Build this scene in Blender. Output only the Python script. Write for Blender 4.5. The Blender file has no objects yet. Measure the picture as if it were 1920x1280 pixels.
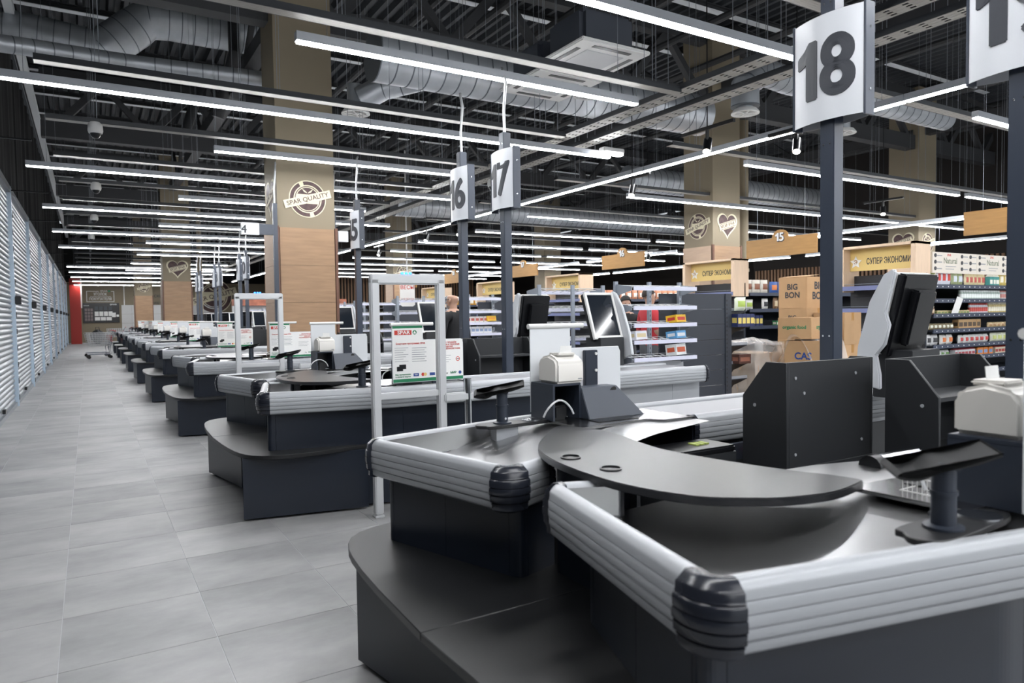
import bpy, bmesh, math, random
from math import sin, cos, tan, pi, radians, atan2, sqrt, hypot
from mathutils import Vector, Matrix, Euler

random.seed(7)
S = bpy.context.scene
COL = S.collection

# ------------------------------------------------------------------ camera
CAM_H = 1.434
F, YAW, PITCH, ROLL = 1312.74, .543518, -.0386078, -.01414042
fwd = Vector((sin(YAW)*cos(PITCH), cos(YAW)*cos(PITCH), sin(PITCH)))
rgt = Vector((cos(YAW), -sin(YAW), 0))
up = rgt.cross(fwd)
r_, u_ = rgt*cos(ROLL)+up*sin(ROLL), -rgt*sin(ROLL)+up*cos(ROLL)
cam = bpy.data.cameras.new('camera')
cam.sensor_width = 36
cam.lens = F/1920*36
cam.clip_end = 300
cam.clip_start = .05
cam.dof.use_dof = True
cam.dof.focus_distance = 5.5
cam.dof.aperture_fstop = 3.2
camo = bpy.data.objects.new('camera', cam)
COL.objects.link(camo)
mw = Matrix.Identity(4)
for i in range(3):
    mw[i][0], mw[i][1], mw[i][2] = r_[i], u_[i], -fwd[i]
mw[2][3] = CAM_H
camo.matrix_world = mw
S.camera = camo

# ------------------------------------------------------------------ world, exposure
W = bpy.data.worlds.new('world')
S.world = W
W.use_nodes = True
W.node_tree.nodes['Background'].inputs[0].default_value = (.88, .94, 1, 1)
W.node_tree.nodes['Background'].inputs[1].default_value = .5
S.view_settings.view_transform = 'Standard'
S.view_settings.look = 'None'
S.view_settings.gamma = 1
S.view_settings.use_curve_mapping = False
S.view_settings.exposure = 0.55
LIGHT = 48.0            # radiance of the light strips
S.cycles.use_denoising = True
S.cycles.max_bounces = 6
S.cycles.diffuse_bounces = 3
S.cycles.glossy_bounces = 3
S.cycles.transmission_bounces = 4
S.cycles.sample_clamp_indirect = 6

# ------------------------------------------------------------------ materials
def srgb(h):
    h = h.lstrip('#')
    c = [int(h[i:i+2], 16)/255 for i in (0, 2, 4)]
    return tuple(x/12.92 if x < .04045 else ((x+.055)/1.055)**2.4 for x in c)

MATS = {}
def M(name, col='#808080', rough=.5, metal=0., emit=0., alpha=None, noise=0., nscale=8., bump=0., bscale=60., stretch=(1, 1, 1), spec=.5, rand=0., trans=0.):
    if name in MATS:
        return MATS[name]
    m = bpy.data.materials.new(name)
    m.use_nodes = True
    nt = m.node_tree
    b = nt.nodes['Principled BSDF']
    c = srgb(col) if isinstance(col, str) else col
    b.inputs['Base Color'].default_value = (*c, 1)
    b.inputs['Roughness'].default_value = rough
    b.inputs['Metallic'].default_value = metal
    b.inputs['Specular IOR Level'].default_value = spec
    if emit:
        b.inputs['Emission Color'].default_value = (*c, 1)
        b.inputs['Emission Strength'].default_value = emit
    if trans:
        b.inputs['Transmission Weight'].default_value = trans
        b.inputs['IOR'].default_value = 1.1
    if alpha is not None:
        b.inputs['Alpha'].default_value = alpha
    if noise or bump or rand:
        tc = nt.nodes.new('ShaderNodeTexCoord')
        mp = nt.nodes.new('ShaderNodeMapping')
        mp.inputs['Scale'].default_value = stretch
        nt.links.new(tc.outputs['Object'], mp.inputs[0])
    if noise or rand:
        hsv = nt.nodes.new('ShaderNodeHueSaturation')
        hsv.inputs['Color'].default_value = (*c, 1)
        val = None
        if noise:
            n = nt.nodes.new('ShaderNodeTexNoise')
            n.inputs['Scale'].default_value = nscale
            n.inputs['Detail'].default_value = 5
            nt.links.new(mp.outputs[0], n.inputs[0])
            mr = nt.nodes.new('ShaderNodeMapRange')
            mr.inputs[1].default_value = .3
            mr.inputs[2].default_value = .7
            mr.inputs[3].default_value = 1-noise
            mr.inputs[4].default_value = 1+noise
            nt.links.new(n.outputs[0], mr.inputs[0])
            val = mr.outputs[0]
        if rand:
            oi = nt.nodes.new('ShaderNodeObjectInfo')
            m2 = nt.nodes.new('ShaderNodeMapRange')
            m2.inputs[3].default_value = 1-rand
            m2.inputs[4].default_value = 1+rand
            nt.links.new(oi.outputs['Random'], m2.inputs[0])
            if val:
                mu = nt.nodes.new('ShaderNodeMath')
                mu.operation = 'MULTIPLY'
                nt.links.new(val, mu.inputs[0])
                nt.links.new(m2.outputs[0], mu.inputs[1])
                val = mu.outputs[0]
            else:
                val = m2.outputs[0]
        nt.links.new(val, hsv.inputs['Value'])
        nt.links.new(hsv.outputs[0], b.inputs['Base Color'])
    if bump:
        n2 = nt.nodes.new('ShaderNodeTexNoise')
        n2.inputs['Scale'].default_value = bscale
        n2.inputs['Detail'].default_value = 3
        nt.links.new(mp.outputs[0], n2.inputs[0])
        bp = nt.nodes.new('ShaderNodeBump')
        bp.inputs['Strength'].default_value = bump
        bp.inputs['Distance'].default_value = .01
        nt.links.new(n2.outputs[0], bp.inputs['Height'])
        nt.links.new(bp.outputs[0], b.inputs['Normal'])
    MATS[name] = m
    return m

PANEL = M('blue grey laminate', '#1e242f', .3, noise=.05, nscale=3)
BLACKTOP = M('black laminate', '#18191b', .42, noise=.06, nscale=30, bump=.05, bscale=300)
BOXM = M('graphite laminate', '#242629', .5)
ALU = M('grey aluminium profile', '#a6a9ad', .38, .15)
CAPM = M('dark corner plastic', '#23262e', .22)
TRAYST = M('satin stainless tray', '#b4b5b6', .3, 1., bump=.12, bscale=2.2, noise=.05, nscale=2)
STEEL = M('brushed stainless', '#b8b8b8', .2, 1., bump=.25, bscale=2.2, noise=.05, nscale=2)
CHROME = M('chrome', '#d0d3d6', .18, 1.)
RUBBER = M('belt rubber', '#8f9094', .45)
WHITEP = M('white plastic', '#dcdcda', .4)
CREAM = M('cream plastic', '#d6d3cd', .35)
ACRYL = M('white acrylic board', '#d9dcdf', .25)
BLACK = M('black plastic', '#0e0f12', .3)
DARKMETAL = M('dark painted metal', '#2b313c', .4)
POLE = M('slate painted pole', '#373e4b', .3)
GATE = M('white painted metal', '#c6c8ca', .35, .1)
GREYP = M('light grey panel', '#9a9da1', .5)
INK = M('dark ink', '#33353a', .5)
INKR = M('red ink', '#c23a2e', .5)
INKG = M('green ink', '#1d7a52', .5)
INKB = M('blue ink', '#27468a', .5)
INKGR = M('grey ink', '#8b8f94', .5)
PAPER = M('paper', '#e8e8e6', .6)
STRIP = M('led diffuser', (.97, .98, 1.), .5, emit=LIGHT)
HOUSING = M('luminaire housing', '#b4b8be', .4, .2)
WIRE = M('steel wire', '#8b9096', .4, .6)
TRAY = M('galvanised tray', '#a3a19b', .5, .2)
TRAYD = M('dark tray rail', '#2c2f33', .5)
DUCT = M('galvanised duct', '#b3b8bd', .36, .55, noise=.12, nscale=3)
DECK = M('roof deck', '#3c3f43', .6)
STRUCT = M('roof steel', '#38393b', .6)
PURL = M('pale purlin', '#eef2f5', .5)
BEIGE = M('beige plaster', '#867b67', .7)
BEIGED = M('brown plaster', '#8a7a5e', .7)
WOOD = M('oak laminate', '#9c7d60', .5, noise=.12, nscale=3, stretch=(1, 1, 9))
WOODY = M('golden oak board', '#a97f49', .5, noise=.1, nscale=3, stretch=(1, 1, 9))
PALEWOOD = M('pale pine', '#d9bfa4', .55, noise=.05, nscale=4, stretch=(6, 6, 1))
YELLOW = M('yellow banner', '#e0c37c', .55)
DECAL = M('brown decal', '#4b3636', .6, noise=.35, nscale=14)
DECALW = M('cream decal', '#d8d0b4', .6)
SHELF = M('charcoal shelf metal', '#2d323b', .45)
RAIL = M('blue grey price rail', '#6f769c', .35)
LILAC = M('white price rail', '#ced0e0', .35)
RACKM = M('grey rack metal', '#8d949d', .4, .3)
CARD = M('cardboard', '#b28f68', .75, noise=.06, nscale=5, rand=.08)
FILM = M('stretch film', '#e8e8e8', .15, alpha=.32)
REDM = M('red painted wall', '#a02318', .5)
RED = M('red plastic', '#c8281e', .35)
SKIN = M('skin', '#ae8a76', .5)
GROUT = M('floor grout', '#b3b5b8', .7)
SHUT = M('shutter metal', '#8c9196', .38, .35)
BLACKCLOTH = M('black backdrop cloth', '#020303', .9, noise=.3, nscale=3, stretch=(1, 4, .2))
GREEN = M('green sign', '#1f8f6a', .5)
BLUELED = M('blue led', (.02, .14, 1.), .4, emit=5)
SPOTE = M('spot lamp face', (1, .95, .85), .4, emit=18)

# floor tile: grey stone with cloudy marks, tint varies from tile to tile
def tile_mat():
    m = bpy.data.materials.new('grey stone tile')
    m.use_nodes = True
    nt = m.node_tree
    b = nt.nodes['Principled BSDF']
    N = nt.nodes.new
    geo = N('ShaderNodeNewGeometry')
    mp = N('ShaderNodeMapping')
    mp.inputs['Scale'].default_value = (1.0, 1.7, 1)
    n = N('ShaderNodeTexNoise')
    n.inputs['Scale'].default_value = 1.3
    n.inputs['Detail'].default_value = 8
    n.inputs['Roughness'].default_value = .62
    oi = N('ShaderNodeObjectInfo')
    ad = N('ShaderNodeMath'); ad.operation = 'ADD'
    nt.links.new(oi.outputs['Random'], ad.inputs[0])
    nt.links.new(geo.outputs['Random Per Island'], ad.inputs[1])
    ad2 = N('ShaderNodeMath'); ad2.operation = 'MULTIPLY'; ad2.inputs[1].default_value = 57
    nt.links.new(ad.outputs[0], ad2.inputs[0])
    va = N('ShaderNodeCombineXYZ')
    nt.links.new(ad2.outputs[0], va.inputs[0])
    vm = N('ShaderNodeVectorMath'); vm.operation = 'ADD'
    nt.links.new(geo.outputs['Position'], mp.inputs[0])
    nt.links.new(mp.outputs[0], vm.inputs[0])
    nt.links.new(va.outputs[0], vm.inputs[1])
    nt.links.new(vm.outputs[0], n.inputs[0])
    fr = N('ShaderNodeMath'); fr.operation = 'FRACT'
    nt.links.new(ad2.outputs[0], fr.inputs[0])
    mx = N('ShaderNodeMath'); mx.operation = 'MULTIPLY_ADD'
    mx.inputs[1].default_value = .14
    nt.links.new(fr.outputs[0], mx.inputs[0])
    nt.links.new(n.outputs[0], mx.inputs[2])
    cr = N('ShaderNodeValToRGB')
    cr.color_ramp.elements[0].position = .34
    cr.color_ramp.elements[0].color = (*srgb('#7b7c7d'), 1)
    cr.color_ramp.elements[1].position = .8
    cr.color_ramp.elements[1].color = (*srgb('#a8a8a8'), 1)
    nt.links.new(mx.outputs[0], cr.inputs[0])
    nt.links.new(cr.outputs[0], b.inputs['Base Color'])
    b.inputs['Roughness'].default_value = .5
    return m
TILE = tile_mat()

# ------------------------------------------------------------------ mesh builder
class MB:
    def __init__(s):
        s.v = []; s.f = []; s.m = []
    def _add(s, vs, fs, mi=0):
        o = len(s.v)
        s.v += [tuple(p) for p in vs]
        s.f += [tuple(i+o for i in f) for f in fs]
        s.m += [mi]*len(fs)
        return s
    def box(s, x0, x1, y0, y1, z0, z1, mi=0):
        return s._add([(x0, y0, z0), (x1, y0, z0), (x1, y1, z0), (x0, y1, z0), (x0, y0, z1), (x1, y0, z1), (x1, y1, z1), (x0, y1, z1)],
                      [(0, 3, 2, 1), (4, 5, 6, 7), (0, 1, 5, 4), (1, 2, 6, 5), (2, 3, 7, 6), (3, 0, 4, 7)], mi)
    def bar(s, a, b, w, h, mi=0, upv=(0, 0, 1)):
        a, b = Vector(a), Vector(b)
        d = (b-a).normalized()
        u = Vector(upv)
        if abs(d.dot(u)) > .98:
            u = Vector((1, 0, 0))
        x = d.cross(u).normalized()*w/2
        y = x.cross(d).normalized()*h/2
        vs = [p+i*x+j*y for p in (a, b) for i, j in ((-1, -1), (1, -1), (1, 1), (-1, 1))]
        return s._add(vs, [(0, 1, 2, 3), (7, 6, 5, 4), (0, 4, 5, 1), (1, 5, 6, 2), (2, 6, 7, 3), (3, 7, 4, 0)], mi)
    def prism(s, poly, a, b, axis='z', mi=0):
        n = len(poly)
        def P(p, h):
            return {'z': (p[0], p[1], h), 'y': (p[0], h, p[1]), 'x': (h, p[0], p[1])}[axis]
        vs = [P(p, a) for p in poly]+[P(p, b) for p in poly]
        fs = [tuple(range(n-1, -1, -1)), tuple(range(n, 2*n))]+[(i, (i+1) % n, (i+1) % n+n, i+n) for i in range(n)]
        return s._add(vs, fs, mi)
    def tube(s, pts, r, n=8, mi=0, cap=True):
        pts = [Vector(p) for p in pts]
        rs = r if isinstance(r, (list, tuple)) else [r]*len(pts)
        vs = []; fs = []
        pv = None
        for i, p in enumerate(pts):
            d = (pts[min(i+1, len(pts)-1)]-pts[max(i-1, 0)]).normalized()
            if pv is None:
                u = Vector((0, 0, 1)) if abs(d.z) < .9 else Vector((1, 0, 0))
                x = d.cross(u).normalized()
            else:
                x = (pv-d*pv.dot(d)).normalized()
            pv = x
            y = d.cross(x)
            for k in range(n):
                a = 2*pi*k/n
                vs.append(p+(x*cos(a)+y*sin(a))*rs[i])
        for i in range(len(pts)-1):
            for k in range(n):
                fs.append((i*n+k, i*n+(k+1) % n, (i+1)*n+(k+1) % n, (i+1)*n+k))
        if cap:
            fs.append(tuple(range(n-1, -1, -1)))
            fs.append(tuple(range((len(pts)-1)*n, len(pts)*n)))
        return s._add(vs, fs, mi)
    def lathe(s, prof, c=(0, 0, 0), n=16, mi=0):
        vs = []; fs = []
        for r, z in prof:
            for k in range(n):
                a = 2*pi*k/n
                vs.append((c[0]+r*cos(a), c[1]+r*sin(a), c[2]+z))
        L = len(prof)
        for i in range(L-1):
            for k in range(n):
                fs.append((i*n+k, i*n+(k+1) % n, (i+1)*n+(k+1) % n, (i+1)*n+k))
        fs.append(tuple(range(n-1, -1, -1)))
        fs.append(tuple(range((L-1)*n, L*n)))
        return s._add(vs, fs, mi)
    def sweep(s, path, prof, mi=0, cap=True):
        """path: [(x,y,nx,ny)], prof: [(outward,z)] closed loop"""
        L = len(prof); vs = []; fs = []
        for x, y, nx, ny in path:
            for o, z in prof:
                vs.append((x+nx*o, y+ny*o, z))
        for i in range(len(path)-1):
            for k in range(L):
                fs.append((i*L+k, i*L+(k+1) % L, (i+1)*L+(k+1) % L, (i+1)*L+k))
        if cap:
            fs.append(tuple(range(L-1, -1, -1)))
            fs.append(tuple(range((len(path)-1)*L, len(path)*L)))
        return s._add(vs, fs, mi)
    def grid(s, fn, nu, nv, mi=0):
        vs = [fn(i/nu, j/nv) for i in range(nu+1) for j in range(nv+1)]
        fs = [(i*(nv+1)+j, (i+1)*(nv+1)+j, (i+1)*(nv+1)+j+1, i*(nv+1)+j+1) for i in range(nu) for j in range(nv)]
        return s._add(vs, fs, mi)
    def xf(s, mat):
        s.v = [tuple(mat @ Vector(p)) for p in s.v]
        return s
    def mesh(s, name, mats, smooth=False, bevel=0, seg=2, ang=40):
        me = bpy.data.meshes.new(name)
        me.from_pydata(s.v, [], s.f)
        for m in (mats if isinstance(mats, (list, tuple)) else [mats]):
            me.materials.append(m)
        if any(s.m):
            me.polygons.foreach_set('material_index', s.m)
        bm = bmesh.new()
        bm.from_mesh(me)
        bmesh.ops.recalc_face_normals(bm, faces=bm.faces)
        if bevel:
            es = [e for e in bm.edges if len(e.link_faces) == 2 and e.calc_face_angle(0) > radians(35)]
            bmesh.ops.bevel(bm, geom=es, offset=bevel, segments=seg, affect='EDGES', clamp_overlap=True)
        if smooth or bevel:
            for f in bm.faces:
                f.smooth = True
            for e in bm.edges:
                if len(e.link_faces) == 2 and e.calc_face_angle(0) > radians(ang):
                    e.smooth = False
        bm.to_mesh(me)
        bm.free()
        return me
    def build(s, name, mats, parent=None, loc=(0, 0, 0), rot=(0, 0, 0), **k):
        return ob(name, s.mesh(name, mats, **k), parent, loc, rot)

STUFFN = {'small_print', 'hanger_wires', 'slots', 'wires', 'price_dots', 'icons', 'seams', 'perforated_base', 'basket', 'wire_shelf'}
def ob(name, me, parent=None, loc=(0, 0, 0), rot=(0, 0, 0)):
    o = bpy.data.objects.new(name, me)
    o.location = loc
    o.rotation_euler = rot
    COL.objects.link(o)
    if parent:
        o.parent = parent
        if name in STUFFN: o['kind'] = 'stuff'
    return o

def tag(o, label=None, cat=None, group=None, kind=None):
    if label: o['label'] = label
    if cat: o['category'] = cat
    if group: o['group'] = group
    if kind: o['kind'] = kind
    return o

def thing(name, label, cat, loc=(0, 0, 0), rotz=0, group=None):
    o = bpy.data.objects.new(name, None)
    o.empty_display_size = .1
    COL.objects.link(o)
    o.location = loc
    o.rotation_euler = (0, 0, rotz)
    return tag(o, label, cat, group)

def dup(root, loc, label=None, rotz=None, group=None, parent=None):
    c = root.copy()
    COL.objects.link(c)
    if loc is not None:
        c.location = loc
    if rotz is not None:
        c.rotation_euler = (0, 0, rotz)
    if label: c['label'] = label
    if group: c['group'] = group
    if parent: c.parent = parent
    for ch in list(root.children):
        dup(ch, None, parent=c)
    return c

TCACHE = {}
ONE = [(.21, 0), (.35, 0), (.35, .69), (.25, .69), (.165, .605), (.04, .545), (.04, .435), (.14, .465), (.21, .51)]
def raw_text(s, size, align, ext):
    cu = bpy.data.curves.new('txt', 'FONT')
    cu.body = s
    cu.size = size
    cu.align_x = align
    cu.align_y = 'CENTER'
    cu.extrude = ext
    cu.resolution_u = 3 if size < .2 else 6
    t = bpy.data.objects.new('txt', cu)
    COL.objects.link(t)
    bpy.context.view_layer.update()
    me = bpy.data.meshes.new_from_object(t.evaluated_get(bpy.context.evaluated_depsgraph_get()))
    bpy.data.objects.remove(t)
    return me
def digits(s, size, ext):
    q = MB()
    x = 0
    for c in s:
        if c == '1':
            o = MB().prism([(x+a*size, (b-.345)*size) for a, b in ONE], -ext, ext)
            q._add(o.v, o.f)
            x += .43*size
        else:
            m = raw_text(c, size, 'LEFT', ext)
            xs = [v.co.x for v in m.vertices]; ys = [v.co.y for v in m.vertices]
            w = max(xs)-min(xs); dy = (max(ys)+min(ys))/2; k = .71*size/(max(ys)-min(ys))
            q._add([(x+.03*size+(v.co.x-min(xs))*k, (v.co.y-dy)*k, v.co.z) for v in m.vertices], [tuple(p.vertices) for p in m.polygons])
            x += w*k+.10*size
    xs = [v[0] for v in q.v]
    c = (max(xs)+min(xs))/2
    me = bpy.data.meshes.new('number')
    me.from_pydata([(a-c, b, z) for a, b, z in q.v], [], q.f)
    return me
def text(s, size, mat, parent=None, loc=(0, 0, 0), rot=(pi/2, 0, 0), name='lettering', ext=.001, bold=0., width=None, align='CENTER', bend=None):
    """flat lettering as a mesh; width squeezes it to that breadth"""
    key = (s, size, bold, width, align, ext, mat.name, bend)
    if key not in TCACHE:
        me = digits(s, size, ext) if s.isdigit() else raw_text(s, size, align, ext)
        if width:
            xs = [v.co.x for v in me.vertices]
            w = max(xs)-min(xs)
            for v in me.vertices:
                v.co.x *= width/w
        if bold:
            vs = [tuple(v.co) for v in me.vertices]
            fs = [tuple(p.vertices) for p in me.polygons]
            q = MB()
            nd = 8 if size > .09 else 4
            for k in range(nd):
                a = 2*pi*k/nd+.4
                q._add([(x+bold*size*cos(a), y+bold*size*sin(a), z+k*1e-5) for x, y, z in vs], fs)
            bpy.data.meshes.remove(me)
            me = bpy.data.meshes.new(name)
            me.from_pydata(q.v, [], q.f)
        if bend:
            for v in me.vertices:
                v.co.z -= bend*v.co.x*v.co.x
        me.materials.clear()
        me.materials.append(mat)
        me.name = name
        TCACHE[key] = me
    return ob(name, TCACHE[key], parent, loc, rot)

def rounded(pts, radii, seg=6):
    """open polyline -> [(x,y,nx,ny)] with arcs; normal is to the right of travel"""
    out = []
    n = len(pts)
    P = [Vector(p) for p in pts]
    def nrm(d): return Vector((d.y, -d.x))
    for i, p in enumerate(P):
        if i in (0, n-1):
            d = (P[1]-P[0]).normalized() if i == 0 else (P[-1]-P[-2]).normalized()
            q = nrm(d); out.append((p.x, p.y, q.x, q.y)); continue
        a = (P[i]-P[i-1]).normalized(); b = (P[i+1]-P[i]).normalized()
        n0, n1 = nrm(a), nrm(b)
        th = a.angle(b)
        r = radii[i]
        c = r*tan(th/2)
        side = 1 if a.x*b.y-a.y*b.x > 0 else -1    # left turn
        for k in range(seg+1):
            t = k/seg
            ang = th*t*side
            q = Vector((n0.x*cos(ang)-n0.y*sin(ang), n0.x*sin(ang)+n0.y*cos(ang)))
            cen = p-a*c-n0*(r*side)
            pt = cen+q*(r*side)
            out.append((pt.x, pt.y, q.x, q.y))
    return out

def catmull(pts, n=6, closed=True):
    out = []
    L = len(pts)
    for i in range(L):
        p0, p1, p2, p3 = (Vector(pts[(i+k-1) % L]) for k in range(4))
        for k in range(n):
            t = k/n
            out.append(tuple(.5*((2*p1)+(p2-p0)*t+(2*p0-5*p1+4*p2-p3)*t*t+(3*p1-p0-3*p2+p3)*t**3)))
    return out

# ================================================================== STRUCTURE
X0, X1, Y1 = -1.12, 31.0, 53.0
floor = MB().box(X0-.3, X1+.5, -7, Y1+.3, -.12, -.0018).build('floor', GROUT)
tag(floor, kind='structure')
T = .606
tx0, ty0 = .454-3*T, 3.358-6*T
tile_me = MB().box(.0017, T-.0017, .0017, T-.0017, -.006, 0).mesh('tile', TILE, bevel=.0006, seg=1)
for j in range(34):
    for i in range(8 if j < 17 else 5):
        o = ob('tile', tile_me, floor, (tx0+i*T, ty0+j*T, 0))
field = MB()
for j in range(-7, 84):
    for i in range(0, 53):
        if 0 <= j < 34 and i < (8 if j < 17 else 5): continue
        x, y = tx0+i*T, ty0+j*T
        field._add([(x+.002, y+.002, 0), (x+T-.002, y+.002, 0), (x+T-.002, y+T-.002, 0), (x+.002, y+T-.002, 0)], [(0, 1, 2, 3)])
fo = field.build('tile_field', TILE, floor)
tag(fo, kind='stuff')

# walls
tag(MB().box(X0-.35, X0-.25, -7, Y1, 0, 7.6).build('wall_left', BLACKCLOTH), kind='structure')
tag(MB().box(X0-.3, X1+.5, Y1, Y1+.2, 0, 3.9).box(X0-.3, X1+.5, Y1+.02, Y1+.2, 3.9, 7.6, 1).build('wall_back', [BEIGE, BLACKCLOTH]), kind='structure')
tag(MB().box(X1+.3, X1+.5, -7, Y1, 0, 7.6).build('wall_right', M('dark store wall', '#3a3531', .8)), kind='structure')
# black pleated cloth hanging above the shutters
def pleat(u, v):
    y = -3+u*53.5
    return (X0-.06+.035*sin(y*9)+.02*sin(y*23+1), y, 3.72+v*3.0)
bc = MB().grid(pleat, 420, 1).build('backdrop_curtain', BLACKCLOTH, smooth=True)
tag(bc, 'long black pleated cloth hanging above the row of roller shutters', 'curtain')
# ceiling: corrugated deck on purlins
deck = MB()
prof = []
x = X0-.3
while x < X1:
    prof += [(x, 7.75), (x+.1, 7.75), (x+.14, 7.63), (x+.22, 7.63)]
    x += .26
for (a, za), (b, zb) in zip(prof, prof[1:]):
    deck._add([(a, -7, za), (b, -7, zb), (b, Y1, zb), (a, Y1, za)], [(0, 1, 2, 3)])
deck.box(X0-.35, X1+.5, -7, Y1+.2, 7.8, 7.9)
ceil = tag(deck.build('ceiling', DECK), kind='structure')
k = 0
pur = None
for j in range(-3, 18):
    y = 16.45+2.085*j
    if y < 5: continue
    mb = MB().box(X0, 22, y-.08, y+.08, 7.50, 7.512, 1).box(X0, 22, y-.006, y+.006, 7.51, 7.63).box(X0, 22, y-.06, y+.06, 7.615, 7.63)
    mb.build('purlin', [STRUCT, PURL], ceil)
mb = MB().box(X0+.06, X0+.2, -3, Y1, 6.72, 6.86)
mb.build('edge_beam', PURL, ceil)
# main girders along the hall and lattice trusses across it
for gx in (2.85, 12.0, 20.0):
    mb = MB().box(gx-.13, gx+.13, -3, Y1, 6.22, 6.5)
    y = -3
    while y < 50:
        mb.bar((gx, y, 6.4), (gx, y+1.5, 7.5), .1, .1).bar((gx, y+3, 6.4), (gx, y+1.5, 7.5), .1, .1)
        y += 3
    mb.build('girder', STRUCT, ceil)
for ty in (11.0, 20.2, 29.4, 38.6, 47.8):
    mb = MB().box(X0+.3, X1, ty-.14, ty+.14, 5.82, 6.2).box(X0+.3, X1, ty-.12, ty+.12, 7.2, 7.45)
    x = X0+.6
    while x < X1-2:
        mb.bar((x, ty, 6.1), (x+1.0, ty, 7.25), .16, .16, upv=(0, 1, 0))
        mb.bar((x+1.0, ty, 7.25), (x+2.0, ty, 6.1), .13, .13, upv=(0, 1, 0))
        x += 2.0
    mb.build('truss', STRUCT, ceil)
for i, px in enumerate((5.2, 6.3, 7.5, 8.6, 10.0, 11.6, 13.2, 14.8, 18.5, 20.5, 22.5)):
    MB().tube([(px, 3, 6.75), (px, 50, 6.75)], .07, 8).build('roof_pipe', STRUCT, ceil, smooth=True)
# diagonal struts reaching from the wood column up to the girder
mb = MB()
for a, b in (((2.5, 14.0, 5.6), (2.6, 14.6, 7.4)), ((2.2, 14.2, 5.2), (2.5, 14.0, 6.4)), ((2.85, 12.5, 5.2), (2.85, 16.5, 7.0)), ((2.0, 17.5, 5.6), (2.6, 18.4, 7.4))):
    mb.tube([a, b], .11, 10)
mb.build('strut', STRUCT, ceil, smooth=True)

# ------------------------------------------------------------------ roller shutters
POSTS = [6.2, 10.4, 14.52, 18.6, 23.0, 27.4, 31.8, 36.2, 40.6, 45.0, 49.4]
SHN = ['first', 'second', 'third', 'fourth', 'fifth', 'sixth', 'seventh', 'eighth', 'ninth', 'tenth', 'eleventh']
SHTOP = 3.70
def slat_profile():
    return [(0, 0), (.012, .004), (.022, .02), (.024, .045), (.012, .062), (.002, .066), (0, .075)]
def slat_mb(L, z):
    mb = MB()
    p = slat_profile()
    vs = [(X0+a, y, z+b) for y in (0, L) for a, b in p]
    n = len(p)
    mb._add(vs, [(i, i+1, n+i+1, n+i) for i in range(n-1)])
    return mb
for b in range(0, len(POSTS)-1):
    ya, yb = POSTS[b]+.04, POSTS[b+1]-.04
    L = yb-ya
    lab = 'pale roller shutter, %s one counting along the corridor wall from its nearer end' % SHN[b-1] if b else 'pale roller shutter at the very start of the corridor wall before all others'
    t = thing('roller_shutter', lab, 'roller shutter', (0, ya, 0))
    if 1 <= b <= 3:
        me = slat_mb(L, 0).mesh('slat', SHUT, smooth=True, ang=60)
        z = .06
        while z < SHTOP-.1:
            ob('slat', me, t, (0, 0, z)); z += .084
    else:
        mb = MB(); z = .06
        while z < SHTOP-.1:
            s_ = slat_mb(L, z); mb._add(s_.v, s_.f); z += .084
        o = mb.build('slat_curtain', SHUT, t, smooth=True, ang=60)
        o['kind'] = 'stuff'
    MB().box(X0-.02, X0+.05, 0, L, 0, .07).build('bottom_bar', SHUT, t)
    MB().box(X0-.02, X0+.07, 0, L, SHTOP-.1, SHTOP).build('head_box', SHUT, t)
    MB().box(X0-.03, X0-.02, 0, L, 0, SHTOP).build('backing', M('shutter shade', '#8f969e', .6), t)
    MB().box(X0+.02, X0+.06, L*.5-.08, L*.5+.08, .1, .16).build('bolt', BLACK, t)
for b, y in enumerate(POSTS[1:]):
    t = thing('shutter_post', 'slim pale post with black latches at the corridor end of the %s roller shutter' % SHN[b], 'post', (0, y, 0))
    MB().box(X0-.02, X0+.075, -.045, .0, 0, SHTOP).box(X0-.02, X0+.06, .0, .03, 0, SHTOP).build('upright', M('pale blue post', '#b9cbdc', .4), t)
    for z in [.1+.28*i for i in range(12)]:
        MB().box(X0+.055, X0+.085, -.012, .028, z, z+.09).build('latch', BLACK, t)
    MB().box(X0+.07, X0+.16, -.06, .02, 1.72, 1.86).build('lock_box', BLACK, t, bevel=.01)
    MB().tube([(X0+.03, 0, SHTOP-.06), (X0+.6, 0, SHTOP-.06)], .012, 6).build('arm', BLACK, t)

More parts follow.
